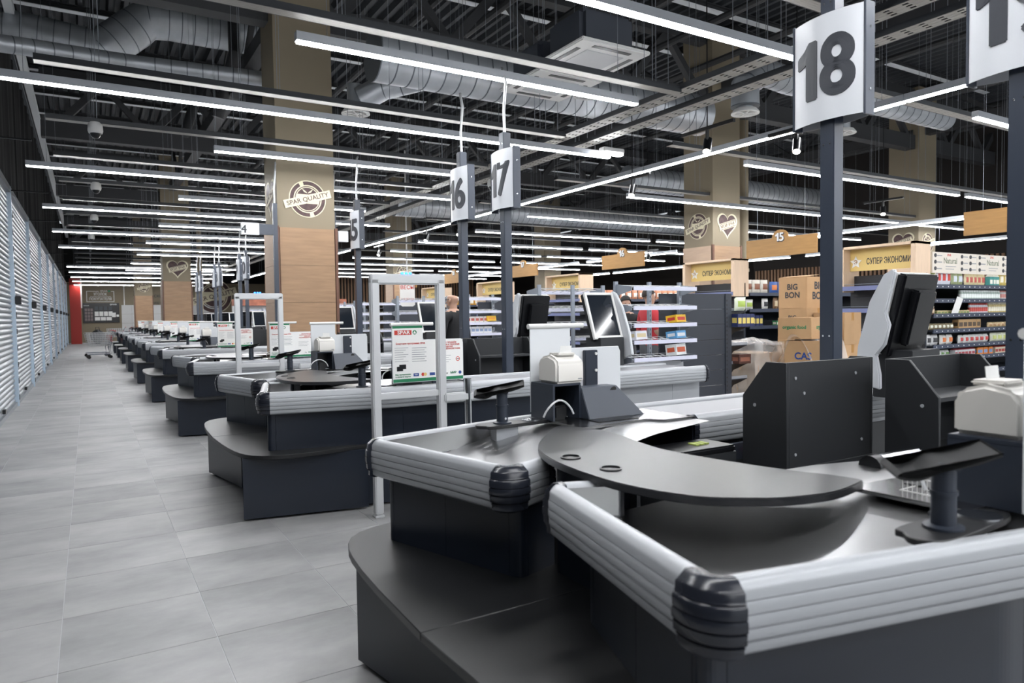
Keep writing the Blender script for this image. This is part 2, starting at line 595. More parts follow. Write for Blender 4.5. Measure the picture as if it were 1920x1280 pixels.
# ------------------------------------------------------------------ columns
STAMP = {}
def ring(mb, r0, r1, z, n=40, mi=0, gaps=()):
    for k in range(n):
        if k in gaps: continue
        a, b = 2*pi*k/n, 2*pi*(k+1)/n
        mb._add([(r0*cos(a), r0*sin(a), z), (r1*cos(a), r1*sin(a), z), (r1*cos(b), r1*sin(b), z), (r0*cos(b), r0*sin(b), z)], [(0, 1, 2, 3)], mi)
def disc_seg(mb, r, z, y0, y1, mi, n=48):
    """part of a disc with y above y1 or below y0"""
    for sgn, lim in ((1, y1), (-1, -y0)):
        a0 = math.asin(min(1, max(-1, lim/r)))
        pts = [(r*cos(a0+(pi-2*a0)*k/n), sgn*r*sin(a0+(pi-2*a0)*k/n), z) for k in range(n+1)]
        mb._add(pts, [tuple(range(n+1))], mi)
def stamp_parts(parent, loc, rot, s=1.0, heart=False):
    """round quality stamp (or heart) with a tilted ribbon of lettering, flat cut-out plates"""
    mb = MB()
    if not heart:
        ring(mb, .0, .285, .002, 48, 1)
        ring(mb, .215, .27, .005, 48, 0, gaps=(3, 14, 15, 37, 38))
        ring(mb, .185, .197, .005, 48, 0)
        disc_seg(mb, .172, .005, -.07, .07, 0)
        # two leaves
        for sg in (-1, 1):
            mb._add([(0, .085, .008), (sg*.03, .12, .008), (sg*.085, .155, .008), (sg*.055, .105, .008)], [(0, 1, 2, 3)], 1)
    else:
        def hp(r):
            return [(r*.27*(sin(t)**3), r*.27*(.8125*cos(t)-.3125*cos(2*t)-.125*cos(3*t)-.0625*cos(4*t))+.02, 0) for t in [2*pi*k/44 for k in range(44)]]
        for r, z, mi in ((1.16, .002, 1), (1.0, .005, 0)):
            h = hp(r)
            mb._add([(p[0], p[1], z) for p in h], [tuple(range(44))], mi)
    R = Matrix.Rotation(radians(16), 4, 'Z')
    W2, H2 = (.37, .062) if not heart else (.26, .075)
    rb = MB().box(-W2, W2, -H2, H2, .0065, .011, 1)
    if heart:
        rb.box(-W2+.01, W2-.01, H2-.022, H2-.010, .011, .0125, 0).box(-W2+.01, W2-.01, -H2+.010, -H2+.022, .011, .0125, 0)
    rb.xf(R)
    mb._add(rb.v, rb.f); mb.m[-len(rb.m):] = rb.m
    key = (heart,)
    if key not in STAMP:
        STAMP[key] = mb.mesh('decal', [DECAL, DECALW])
    d = ob('decal', STAMP[key], parent, loc, rot)
    d.scale = (s, s, s)
    t = text('МОЙ SPAR' if heart else 'SPAR QUALITY', .1 if heart else .095, DECAL, d, (0, 0, .0125), (0, 0, radians(16)), bold=.012, width=.44 if heart else .66)
    return d
def column(x0, x1, y0, y1, label, woodz, decals, clad=True):
    t = thing('cladded_column', label, 'column', ((x0+x1)/2, (y0+y1)/2, 0))
    w, d = (x1-x0)/2, (y1-y0)/2
    MB().box(-w, w, -d, d, 0, 7.5).build('shaft', BEIGE, t)
    if clad:
        n = max(1, int(round(woodz/.55)))
        for k in range(n):
            za, zb = woodz*k/n+.004, woodz*(k+1)/n
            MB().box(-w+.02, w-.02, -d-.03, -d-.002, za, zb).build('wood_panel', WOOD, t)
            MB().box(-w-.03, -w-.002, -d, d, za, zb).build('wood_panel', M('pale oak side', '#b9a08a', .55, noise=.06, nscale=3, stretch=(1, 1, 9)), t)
        for sx in (-1, 1):
            MB().box(sx*w-.03 if sx < 0 else w-.01, sx*w+.01 if sx < 0 else w+.03, -d-.04, -d+.02, 0, woodz+.02).build('corner_strip', M('brown edge strip', '#6b4a3a', .5), t)
    for face, z, s, heart in decals:
        if face == 'front':
            stamp_parts(t, (0.02, -d-.032 if z < woodz else -d-.004, z), (pi/2, 0, 0), s, heart)
        else:
            stamp_parts(t, (-w-.004, 0, z), (pi/2, 0, -pi/2), s, heart)
    return t
column(2.42, 3.27, 10.6, 11.4, 'big square column clad in oak up to mid height with a round quality stamp', 2.76, [('front', 3.2, .97, False), ('side', 3.25, 1.0, True)])
column(2.42, 3.38, 29.0, 29.9, 'second square column along the checkout row with a heart shaped stamp', 2.85, [('front', 3.33, 1.2, True)])
column(2.42, 3.36, 47.4, 48.3, 'square column close to the back wall with a small round stamp', 2.86, [('front', 3.36, 1.0, False)])
column(11.6, 12.45, 10.75, 11.6, 'square store column behind the second yellow banner with a heart stamp and a round stamp', 2.86, [('front', 3.32, 1.0, True), ('side', 3.32, 1.0, False)])
column(19.6, 20.45, 10.75, 11.6, 'distant square store column behind the natural food rack with a round stamp', 2.6, [('front', 3.25, 1.0, False), ('side', 3.3, 1.0, True)])
column(11.5, 12.4, 29.0, 29.9, 'distant square column clad in golden oak behind the security gate', 2.86, [('front', 3.35, 1.1, False)])
column(19.6, 20.6, 29.2, 30.1, 'distant brown column past the hanging sign sixteen', 2.5, [])
# slim beige pipe column beside the store column
t = thing('pipe_column', 'slim beige pipe rising beside the store column with heart stamp', 'pipe', (13.1, 11.2, 0))
MB().tube([(0, 0, 0), (0, 0, 7.5)], .11, 14).build('shaft', BEIGE, t, smooth=True)
MB().tube([(0, 0, 2.35), (0, 0, 2.42)], .13, 14).build('clamp', BEIGE, t, smooth=True)
t = thing('pipe_column', 'slim beige pipe with a dark foot beside the second column along the row', 'pipe', (3.75, 29.5, 0))
MB().tube([(0, 0, 0), (0, 0, 6.5)], .09, 12).build('shaft', BEIGE, t, smooth=True)
MB().tube([(0, 0, 1.35), (0, 0, 1.6)], .2, 12).build('dark_ring', BLACK, t, smooth=True)

# ------------------------------------------------------------------ red pier, back wall fittings
tag(MB().box(-.93, -.36, 50.4, 50.9, 0, 4.0).build('red_pier', REDM), 'red painted square pier standing at the far corridor end', 'pier')
# framed lettering on the back wall
t = thing('wall_lettering', 'white outlined corner-for-buyers lettering on the beige back wall', 'sign', (.72, 52.97, 3.0))
mb = MB()
for x0, x1, z0, z1 in ((-.78, -.08, .30, .34), (.62, .79, .30, .34), (-.78, -.74, -.38, .34), (.75, .79, -.38, .34), (-.78, .79, -.38, -.34)):
    mb.box(x0, x1, -.02, 0, z0, z1)
mb.build('frame', PAPER, t)
MB().box(-.58, .6, -.02, 0, -.04, -.02).build('underline', PAPER, t)
text('УГОЛОК', .25, PAPER, t, (.0, -.02, .12), bold=.02, width=.75)
text('ПОКУПАТЕЛЯ', .22, PAPER, t, (.0, -.02, -.19), bold=.02, width=1.25)
text('SPAR', .13, PAPER, t, (.2, -.02, .33), bold=.02, width=.42)
MB().tube([(.5, -.02, .33), (.5, -.0, .33)], .06, 12).build('emblem', GREEN, t)
t = thing('notice_board', 'black notice board with rows of white papers on the back wall', 'notice board', (.72, 52.97, 1.95))
MB().box(-.99, 1.05, -.04, 0, -.68, .6).build('board', BLACK, t)
for i in range(4):
    MB().box(-.35+i*.26, -.13+i*.26, -.05, -.04, -.25, .05).build('paper', PAPER, t)
    MB().box(-.35+i*.26, -.15+i*.26, -.05, -.04, .14, .38).build('paper', M('dark notice', '#3c4148', .5), t)
for i in range(3):
    MB().box(-.35+i*.33, -.06+i*.33, -.05, -.04, -.53, -.31).build('paper', PAPER, t)
MB().box(.62, .84, -.05, -.04, -.32, -.03).build('paper', PAPER, t)
MB().box(.88, 1.02, -.05, -.04, -.3, -.16).build('paper', PAPER, t)
for i in range(3):
    for j in range(4):
        MB().box(-.9+i*.16, -.77+i*.16, -.05, -.04, -.55+j*.21, -.38+j*.21).build('photo', M('faded notice', '#7d6f70', .5), t)
text('SPAR', .13, PAPER, t, (.72, -.045, .5), bold=.02, width=.4)
text('SPAR', .07, PAPER, t, (-.8, -.045, .43), bold=.02, width=.3)
t = thing('wall_mural', 'beige mural panel with white frame and lettering behind the columns', 'mural', (3.6, 52.97, 2.9))
mb = MB()
for x0, x1, z0, z1 in ((-1.55, -1.5, -.9, .9), (1.6, 1.65, -.9, .9), (-1.55, 1.65, -.95, -.9), (-1.55, 1.65, .85, .9)):
    mb.box(x0, x1, -.02, 0, z0, z1)
mb.build('frame', PAPER, t)
text('СКИДКА', .24, INK, t, (.75, -.02, .1), bold=.01)
text('НАШ СЕРВИС', .2, INK, t, (.75, -.02, -.35), bold=.01)
# white tiled strip of wall with panels
t = thing('tile_wainscot', 'band of large white wall tiles low on the back wall', 'wall tiles', (0, 52.96, 0))
for i in range(10):
    for j in range(3):
        MB().box(1.9+i*.6, 2.49+i*.6, -.03, 0, .62+j*.6, 1.21+j*.6).build('wall_tile', M('white wall tile', '#c9c9c8', .3), t)
t = thing('wall_medallion', 'huge round brown quality stamp on the beige back wall past the checkout signs', 'mural', (7.6, 52.95, 3.0))
stamp_parts(t, (0, 0, 0), (pi/2, 0, 0), 4.2, False)
tag(MB().box(-.362, -.29, 50.5, 50.56, 2.2, 4.0).build('cable_bundle', WHITEP), 'white cable bundle hanging beside the red pier', 'cable')

# ================================================================== LIGHT STRIPS
WIRE_H = 7.77
def strip(L, z=3.6):
    t = thing('linear_light', 'x', 'ceiling light')
    MB().box(0, L, -.035, .035, .0, .07).build('housing', HOUSING, t)
    MB().box(.01, L-.01, -.034, .034, -.012, .0).build('diffuser', STRIP, t)
    for x in (.25, L-.25):
        MB().box(x-.002, x+.002, -.002, .002, .07, WIRE_H-z).build('suspension_wire', WIRE, t)
    return t
PROTO = {}
def put_strip(x, y, z, L, along='x', label='', group=None):
    key = (round(L, 2), z)
    rz = 0 if along == 'x' else pi/2
    if key not in PROTO:
        o = PROTO[key] = strip(L, z)
        o.location = (x, y, z); o.rotation_euler = (0, 0, rz)
        tag(o, label, None, group)
    else:
        o = dup(PROTO[key], (x, y, z), label, rz, group)
    return o
ORD = ['first', 'second', 'third', 'fourth', 'fifth', 'sixth', 'seventh', 'eighth', 'ninth', 'tenth', 'eleventh', 'twelfth', 'thirteenth', 'fourteenth', 'fifteenth', 'sixteenth', 'seventeenth', 'eighteenth', 'nineteenth', 'twentieth']
ORD += ['twenty-'+w for w in ORD[:9]]+['thirtieth']+['thirty-'+w for w in ORD[:9]]+['fortieth']+['forty-'+w for w in ORD[:9]]
ZL = 3.6
for k, y in enumerate((7.72, 11.89, 16.06, 20.3, 24.6, 33.3, 37.1, 41.2, 45.6, 50.2)):
    for i, (xa, L) in enumerate(((-.68, 3.49), (2.81, 3.49))):
        put_strip(xa, y, ZL, L-.004, 'x', '%s half of the long white light strip crossing the corridor, %s from the camera' % (('corridor side', 'store side')[i], ORD[k]))
for k in range(8):
    y = 5.63+4.17*k
    put_strip(1.46, y, ZL, 3.5, 'x', 'short white light strip over the checkouts, %s from the camera' % ORD[k])
put_strip(1.9, 3.95, ZL, 3.5, 'x', 'bright light strip that ends behind the sign 18')
# (the hall goes on behind the viewer with the same rows)
for k, (y, xa, xb) in enumerate(((3.55, -.68, 1.2), (1.46, -.68, 6.9), (-.62, -.68, 6.9), (-2.7, -.68, 6.9), (-4.8, -.68, 6.9))):
    n = max(1, round((xb-xa)/3.5))
    for i in range(n):
        put_strip(xa+i*(xb-xa)/n, y, ZL, (xb-xa)/n-.01, 'x', 'light strip above the viewer, %s row, %s piece' % (ORD[k], ORD[i]))
for k, y in enumerate((1.15, -1.85, -4.85)):
    for i in range(3):
        put_strip(8.4+i*6.3, y, ZL, 6.0, 'x', 'store light strip beyond the sign nineteen, %s row, %s piece' % (ORD[k], ORD[i]))
for k in range(11):
    put_strip(7.38, .2+4.0*k, ZL, 3.99, 'y', 'light strip running along the checkout row behind sign posts, %s piece' % ORD[k])
for k in range(12):
    y = 4.15+3.0*k
    for i in range(2):
        put_strip(8.4+(0 if k % 2 else .3)+i*6.3, y, ZL, 6.0, 'x', 'store aisle light strip, %s row, %s piece' % (ORD[k], ('corridor side', 'far side')[i]))
for k, y in enumerate((8.2, 12.0, 16.8, 21.5, 26)):
    for i in range(2):
        put_strip(14.5+i*5, y-2, 3.15, 4.2, 'y', 'low light strip hung along the %s aisle, %s line' % (ORD[k], ORD[i]))

# ================================================================== CABLE TRAYS
def tray(L, w, label, loc, along='x'):
    t = thing('cable_tray', label, 'cable tray', loc, 0 if along == 'x' else pi/2)
    for s in (-1, 1):
        MB().box(0, L, s*w/2-.004, s*w/2+.004, 0, .055).build('side_rail', TRAYD, t)
    mb = MB()
    x = 0
    while x < L:
        mb.box(x, min(L, x+.1), -w/2+.012, w/2-.012, 0, .004)
        x += .15
    for s in (-1, -.33, .33, 1):
        mb.box(0, L, s*(w/2-.02)-.012, s*(w/2-.02)+.012, -.001, .005)
    mb.build('perforated_base', TRAY, t)
    wb = MB()
    x = .5
    while x < L:
        for s in (-1, 1):
            wb.box(x-.0025, x+.0025, s*w/2-.0025, s*w/2+.0025, .05, WIRE_H-loc[2])
        x += 1.6
    wb.build('hanger_wires', WIRE, t)
    return t
for k in range(-1, 18):
    y = 5.45+2.06*k
    tray(5.7, .12, 'perforated cable tray across the corridor, the %s from the camera' % ORD[k+1], (-.34, y, 3.72))
for i, x in enumerate((5.45, 5.95)):
    tray(44, .2, ('perforated cable tray running down the checkout row, corridor side', 'perforated cable tray running down the checkout row, store side')[i], (x, 1, 3.75), 'y')
for k in range(8):
    tray(16, .14, 'cable tray above the store aisles, the %s from the camera' % ORD[k], (7.6, 4.9+3.0*k, 3.95))

# ================================================================== DUCTS, AIR UNITS
def duct(pts, r, label, seg=.22):
    t = thing('air_duct', label, 'duct', pts[0])
    P = [Vector(p)-Vector(pts[0]) for p in pts]
    fine = []
    for a, b in zip(P, P[1:]):
        n = max(1, int((b-a).length/seg))
        fine += [a.lerp(b, i/n) for i in range(n)]
    fine.append(P[-1])
    MB().tube(fine, r, 24).build('pipe', DUCT, t, smooth=True)
    mb = MB()
    for p, q in zip(fine, fine[1:]):
        d = (q-p).normalized()
        mb.tube([p-d*.008, p+d*.008], r*1.015, 24)
    mb.build('seams', M('duct seam', '#6f747a', .5, .5), t, smooth=True)
    return t
duct([(-1.6, 15.2, 6.55), (-.6, 15.2, 6.5), (.35, 15.2, 6.42), (1.15, 15.2, 7.15), (1.5, 15.2, 7.2), (3.3, 15.2, 7.2)], .36, 'wide spiral air duct with a bend high over the shutters')
duct([(3.2, 8.6, 4.75), (9, 8.6, 4.75)], .33, 'long spiral air duct above the short light strip near sign 17')
duct([(3.35, 9.5, 4.45), (3.6, 9.3, 4.6), (4.2, 8.9, 4.75), (4.7, 8.6, 4.75)], .17, 'shiny duct elbow beside the wide oak column')
duct([(8.26, 7.03, 4.4), (8.26, 7.03, 4.7), (8.7, 7.1, 5.0), (9.4, 7.2, 5.0), (14, 7.2, 5.0)], .2, 'flexible duct elbow behind the sign 18')
duct([(12, 14, 4.9), (20, 14, 4.9)], .32, 'bluish spiral duct above the hanging sign 16')
duct([(8, 20, 4.8), (20, 20, 4.8)], .35, 'spiral duct deep in the store above the sign 17')
duct([(-1.0, 11.8, 5.2), (.8, 12.4, 5.4), (2.6, 12.2, 5.4)], .12, 'dark pipe over the corridor ceiling')
for px, py, lab in ((4.85, 6.25, 'square white ceiling air unit with dark body nearer sign 17'), (4.95, 7.2, 'second square white ceiling air unit just behind the first')):
    t = thing('air_cassette', lab, 'air conditioner', (px, py, 4.22))
    MB().box(-.36, .36, -.32, .32, .045, .42).build('body', M('dark insulated casing', '#3a3f48', .6), t, bevel=.05)
    pn = MB().box(-.46, .46, -.46, .46, 0, .04).build('panel', WHITEP, t, bevel=.012)
    MB().box(-.25, .25, -.25, .25, -.006, .002).build('grille', M('grille grey', '#b9bbbd', .5), t)
    for a in range(4):
        s = MB().box(-.25, .25, -.385, -.33, -.004, .002).xf(Matrix.Rotation(a*pi/2, 4, 'Z'))
        s.build('louvre_slot', BLACK, t)
    MB().box(-.3, -.295, -.3, -.295, .4, 3.2).box(.295, .3, -.3, -.295, .4, 3.2).box(.295, .3, .295, .3, .4, 3.2).build('hanger_wires', WIRE, t)
for px, py, lab in ((3.33, 9.7, 'round white ceiling vent beside the wide oak column'), (5.73, 7.45, 'round white ceiling vent past the air units'), (8.26, 7.03, 'round white ceiling vent under the flexible duct'), (10.6, 7.04, 'round white ceiling vent behind the post of sign 18')):
    t = thing('ceiling_vent', lab, 'vent', (px, py, 4.3))
    MB().lathe([(.10, .06), (.15, .0), (.2, -.005), (.2, .01), (.16, .06)], n=24).build('rim', WHITEP, t, smooth=True)
    mb = MB()
    for a in range(6):
        mb.bar((0, 0, -.002), (.17*cos(a*pi/3), .17*sin(a*pi/3), -.002), .02, .01)
    mb.lathe([(.04, -.01), (.04, .01)], n=12)
    mb.build('spokes', WHITEP, t)
    MB().lathe([(.11, .06), (.11, .4)], n=16).build('neck', DUCT, t, smooth=True)
for k, (px, py) in enumerate(((.14, 9.52), (.18, 13.64), (.18, 17.76), (.14, 21.88), (5.93, 10.4))):
    t = thing('dome_camera', ('white dome camera under the cable tray over the corridor, %s along' % ORD[k]) if k < 4 else 'white dome camera seen between the signs 16 and 17', 'security camera', (px, py, 3.60))
    MB().lathe([(.05, .13), (.075, .1), (.08, .03), (.07, 0)], n=16).build('housing', WHITEP, t, smooth=True)
    MB().lathe([(.055, .0), (.05, -.03), (.03, -.05), (.008, -.06)], n=16).build('lens_dome', BLACK, t, smooth=True)
def spot(loc, label, d=(-.5, -.3, -1)):
    t = thing('spot_lamp', label, 'spotlight', loc)
    d = Vector(d).normalized()
    c = Vector((0, 0, -.12))
    MB().tube([c-d*.09, c+d*.09], .05, 14).build('can', BLACK, t, smooth=True)
    MB().tube([c+d*.09, c+d*.093], .042, 14).build('lamp_face', SPOTE, t)
    MB().box(-.015, .015, -.015, .015, -.1, .06).build('bracket', BLACK, t)
    MB().box(-.02, .02, -.4, .4, .06, .1).build('track', BLACK, t)
    MB().box(-.005, .005, -.005, .005, .1, 7.77-loc[2]).build('drop_rod', BLACK, t)
for p, l in (((6.28, 5.9, 3.5), 'black spot lamp in front of the store column with stamps'), ((7.24, 5.4, 3.5), 'black spot lamp next to the sign 18'), ((7.3, 8.4, 3.45), 'black spot lamp at the start of the long store strip'), ((7.28, 14.3, 3.45), 'black spot lamp between the posts 16 and 17'), ((7.1, 15.7, 3.45), 'black spot lamp by the post of sign 16, upper one'), ((7.5, 20, 3.45), 'black spot lamp by the post of sign 15'), ((14.5, 13.2, 3.3), 'twin black spot lamp above the hanging sign 16'), ((13.6, 15, 3.1), 'black spot lamp beside the hanging sign 16'), ((13.5, 8.1, 3.5), 'black spot lamp above the hanging sign 14')):
    spot(p, l)
t = thing('emergency_light', 'small bright emergency lamp box at the end of a light strip', 'lamp', (6.2, 7.55, 3.62))
MB().box(-.004, .004, -.004, .004, .06, 4.15).build('drop_rod', WIRE, t)
MB().box(-.18, .18, -.06, .06, 0, .06).build('housing', WHITEP, t, bevel=.01)
MB().box(-.17, .17, -.05, .05, -.03, 0).build('diffuser', STRIP, t, bevel=.01)

# ================================================================== CHECKOUT ROW
def Yc(k): return 1.93+4.17*k
def mir(path, s):
    return path if s < 0 else [(x, -y, nx, -ny) for x, y, nx, ny in path]
ZB, ZT = .748, .905
def bumper_profile(bul=.012):
    p = [(-.03, ZT-.016), (-.026, ZT-.004), (-.014, ZT+.002), (.002, ZT+.001), (.012, ZT-.008)]
    n = 5
    z1 = ZT-.014
    h = (z1-ZB-.004)/n
    def o(z):
        t = (z-(ZB+ZT)/2)/((ZT-ZB)/2)
        return .014+bul*(1-t*t)
    for i in range(n):
        za, zb = z1-i*h, z1-(i+1)*h
        m = o((za+zb)/2)
        p += [(o(za)-.001, za-.001), (m, za-h*.25), (m, zb+h*.25), (o(zb)-.001, zb+.002), (o(zb)-.006, zb+.001), (o(zb)-.006, zb)]
    p += [(.004, ZB), (-.03, ZB)]
    return p
PROF = bumper_profile()
CAPP = [(o*1.0+(.010 if o > -.02 else 0), z+(.002 if z > .85 else -.003 if z < .77 else 0)) for o, z in bumper_profile(.022)]
FRONT = [(1.435, -.215), (1.225, -.13), (1.03, -.97), (1.93, -1.165), (5.2, -1.19)]

def cut(path, d0, d1):
    """piece of a swept path between arc lengths d0 and d1"""
    out = []
    acc = 0
    def lerp(a, b, t):
        v = [p+(q-p)*t for p, q in zip(a, b)]
        l = hypot(v[2], v[3]); v[2] /= l; v[3] /= l
        return tuple(v)
    for a, b in zip(path, path[1:]):
        L = hypot(b[0]-a[0], b[1]-a[1])
        if L < 1e-9: continue
        if acc+L > d0 and acc < d1:
            t0, t1 = max(0, (d0-acc)/L), min(1, (d1-acc)/L)
            if not out: out.append(lerp(a, b, t0))
            out.append(lerp(a, b, t1))
        acc += L
    return out
def plen(path):
    return sum(hypot(b[0]-a[0], b[1]-a[1]) for a, b in zip(path, path[1:]))

def lane_parts(t, s):
    """one half of the double counter; s=-1 the half nearer the camera"""
    path = rounded(FRONT, [0, .04, .05, .5, 0], 8)
    L1 = hypot(FRONT[1][0]-FRONT[0][0], FRONT[1][1]-FRONT[0][1])
    L2 = hypot(FRONT[2][0]-FRONT[1][0], FRONT[2][1]-FRONT[1][1])
    tot = plen(path)
    c1, c2 = L1-.02, L1+L2-.055          # corner positions along the path
    if s < 0:
        caps = [(c1-.012, c1+.02, .0), (c2-.045, c2+.06, .0)]
    else:
        caps = [(c1-.045, c1+.05, .0), (c2-.012, c2+.02, .0)]
    cuts = [0.012]
    for a, b, _ in caps: cuts += [a, b]
    cuts.append(tot-.02)
    for a, b in zip(cuts[0::2], cuts[1::2]):
        MB().sweep(mir(cut(path, a, b), s), PROF).build('bumper_rail', ALU, t, smooth=True, ang=50)
    for a, b, _ in caps:
        MB().sweep(mir(cut(path, a, b), s), CAPP).build('corner_cap', CAPM, t, smooth=True, ang=55)
    for a, b in ((0, .014), (tot-.022, tot)):
        MB().sweep(mir(cut(path, a, b), s), CAPP).build('end_cap', CAPM, t, smooth=True, ang=50)
    # stainless inner wall and packing tray
    wall = [(-.034, .80), (-.034, ZT-.012), (-.031, ZT-.012), (-.031, .80)]
    MB().sweep(mir(cut(path, .02, L1+L2+1.6), s), wall).build('tray_wall', STEEL, t)
    A, B_, C, D = Vector((1.03+.045, -.935)), Vector((1.245, -.15)), Vector((2.62, -.52)), Vector((2.62, -1.15))
    def tr(u, v):
        xo = 1.06+1.56*u
        yo = (-.97-.195*(xo-1.03)/.9 if xo < 1.93 else -1.165-.0077*(xo-1.93))+.027
        p = Vector((xo, yo)).lerp(B_.lerp(C, u), v)
        x = p.x
        q = max(0, min(1, (x-1.2)/1.0))
        z = .782+.112*q*q*(3-2*q)
        return (x, p.y*(-s), z) if s > 0 else (x, p.y, z)
    MB().grid(tr, 24, 8).build('packing_tray', TRAYST, t, smooth=True)
    # scanner deck frame
    dk = [(1.93, -.66), (1.95, -1.0), (2.6, -1.0), (2.62, -.62), (2.42, -.62), (2.36, -.70)]
    MB().prism([(x, -y*s) if False else (x, y if s < 0 else -y) for x, y in dk], .893, .905).build('scanner_deck', STEEL, t, bevel=.003)
    sy = (lambda y: y if s < 0 else -y)
    def sbox(x0, x1, y0, y1, z0, z1):
        a, b = sorted((sy(y0), sy(y1)))
        return MB().box(x0, x1, a, b, z0, z1)
    sbox(2.1, 2.35, -.93, -.74, .905, .908).build('scanner_glass', BLACK, t)
    # belt with inner rail
    sbox(2.63, 5.14, -1.12, -.665, .80, .888).build('conveyor_belt', RUBBER, t, bevel=.012)
    inner = mir([(2.64, -.655, 0, 1), (5.15, -.655, 0, 1)], s)
    MB().sweep(inner, PROF).build('inner_rail', ALU, t, smooth=True, ang=50)
    MB().sweep(mir([(2.61, -.655, 0, 1), (2.645, -.655, 0, 1)], s), CAPP).build('end_cap', CAPM, t, smooth=True, ang=50)
    sbox(2.6, 2.63, -1.14, -.62, .74, .9).build('belt_nose', CAPM, t)
    # body panels
    BODY = [(1.5, -.26), (1.31, -.20), (1.072, -.905), (1.95, -1.085), (5.2, -1.10)]
    ins = rounded(BODY, [0, .03, .03, .4, 0], 5)
    b1 = hypot(.19, .06); b2 = b1+hypot(.238, .705)
    tl = plen(ins)
    strip_ = [(-.018, .02), (0, .02), (0, ZB+.02), (-.018, ZB+.02)]
    segs = [(.0, b1-.045), (b1-.043, b1+.04), (b1+.042, (b1+b2)/2-.001), ((b1+b2)/2+.001, b2-.06), (b2-.058, b2+.03)]
    a = b2+.032
    while a < tl-.1:
        b = min(tl, a+.93)
        segs.append((a, b-.002)); a = b
    for a, b in segs:
        pc = cut(ins, a, b)
        if len(pc) > 1:
            MB().sweep(mir(pc, s), strip_).build('body_panel' if pc[-1][0] < 4.2 else 'end_cover', PANEL if pc[-1][0] < 4.2 else GREYP, t)
    # cashier side panels
    sbox(2.6, 5.1, -.60, -.58, .02, .74).build('inner_panel', BOXM, t)
    sbox(1.95, 1.97, -1.0, -.3, .02, .78).build('inner_panel', BOXM, t)
    sbox(2.0, 2.6, -1.08, -1.06, .02, .78).build('inner_panel', BOXM, t)
    sbox(2.62, 3.3, -.55, -.16, .60, .62).build('keyboard_shelf', BOXM, t, bevel=.004)
    sbox(*((2.60, 3.24) if s > 0 else (3.14, 3.78)), -.30, -.05, .02, .735).build('under_cabinet', BOXM, t)
    # bag shelf: rounded board and its kick panels
    half = [(1.62, -1.085), (1.45, -1.115), (1.3, -1.13), (1.18, -1.125), (1.08, -1.105), (1.0, -1.065), (.945, -1.01), (.91, -.94), (.886, -.86), (.87, -.77), (.852, -.6), (.84, -.4), (.828, -.0015), (1.9, -.0015), (1.9, -1.03)]
    bd = half if s < 0 else [(x, -y) for x, y in half]
    MB().prism(bd, .447, .477).build('bag_shelf', BLACKTOP, t, bevel=.003, seg=1)
    p0, p1 = Vector((.915, -.92 if s < 0 else -.83)), Vector((1.06, -.02))
    m_ = p0.lerp(p1, .52)
    for a, b in ((p0, m_), (m_, p1)):
        q = MB().bar((a.x, sy(a.y), .235), (b.x, sy(b.y), .235), .018, .42)
        q.build('kick_panel', PANEL, t)
    q = MB().bar((.895, sy(-.93), .233), (1.75, sy(-1.095), .233), .03, .43) if s < 0 else MB().bar((.912, .83, .233), (1.75, 1.02, .233), .02, .43)
    q.build('plinth_end', PANEL, t)
    # push button and key switch
    if True:
        b = MB().tube([(2.95, sy(-.60), .70), (2.95, sy(-.555), .70)], .022, 12).build('stop_button', RED, t)
        sbox(2.75, 3.02, -.60, -.575, .66, .745).build('switch_plate', DARKMETAL, t)
        sbox(3.1, 3.22, -.60, -.565, .66, .72).build('key_switch', WHITEP, t, bevel=.02)

LANE_F = ['lane nineteen', 'lane seventeen', 'lane fifteen', 'the lane two past fifteen', 'lane ten', 'lane eight', 'lane six', 'lane four', 'lane two']
LANE_R = ['lane eighteen', 'lane sixteen', 'the lane just past fifteen', 'the signbox lane', 'lane nine', 'lane seven', 'lane five', 'lane three', 'lane one']
PAIR = ['signs eighteen and nineteen', 'signs sixteen and seventeen', 'sign fifteen', 'the small white signbox', 'signs nine and ten', 'signs seven and eight', 'signs five and six', 'signs three and four', 'signs one and two']
NU = 9
U = thing('checkout_counter', '', 'checkout counter', (0, Yc(0), 0), 0, 'double checkout counters in a row')
lane_parts(U, -1)
lane_parts(U, 1)
# crescent table over both trays
TAB = [(1.79, .645), (1.60, .47), (1.455, .296), (1.375, .12), (1.335, -.10), (1.335, -.35), (1.405, -.556), (1.52, -.66), (1.61, -.708), (1.76, -.74), (1.915, -.715), (1.95, -.694), (1.93, -.60), (1.895, -.525), (1.85, -.369), (1.822, -.223), (1.80, -.037), (1.827, .138), (1.87, .302), (1.885, .414), (1.865, .54)]
MB().prism(catmull(TAB, 4), .905, .93).build('curved_table', M('black table board', '#26272a', .3, bump=.04, bscale=300), U, bevel=.003)
for gx, gy in ((1.43, .05), (1.43, -.17)):
    MB().lathe([(.036, .93), (.036, .934), (.03, .936), (.03, .931)], (gx, gy, 0), 24).build('cable_grommet', BLACK, U, smooth=True)
MB().box(1.46, 1.50, -.18, .18, .30, .90).build('centre_panel', PANEL, U)
MB().box(1.98, 2.0, -.5, .5, .02, .6).build('centre_panel', BOXM, U)
UNITS = [U]
U['label'] = 'double checkout counter under %s, with curved black table' % PAIR[0]
for k in range(1, NU):
    UNITS.append(dup(U, (0, Yc(k), 0), 'double checkout counter under %s, with curved black table' % PAIR[k]))

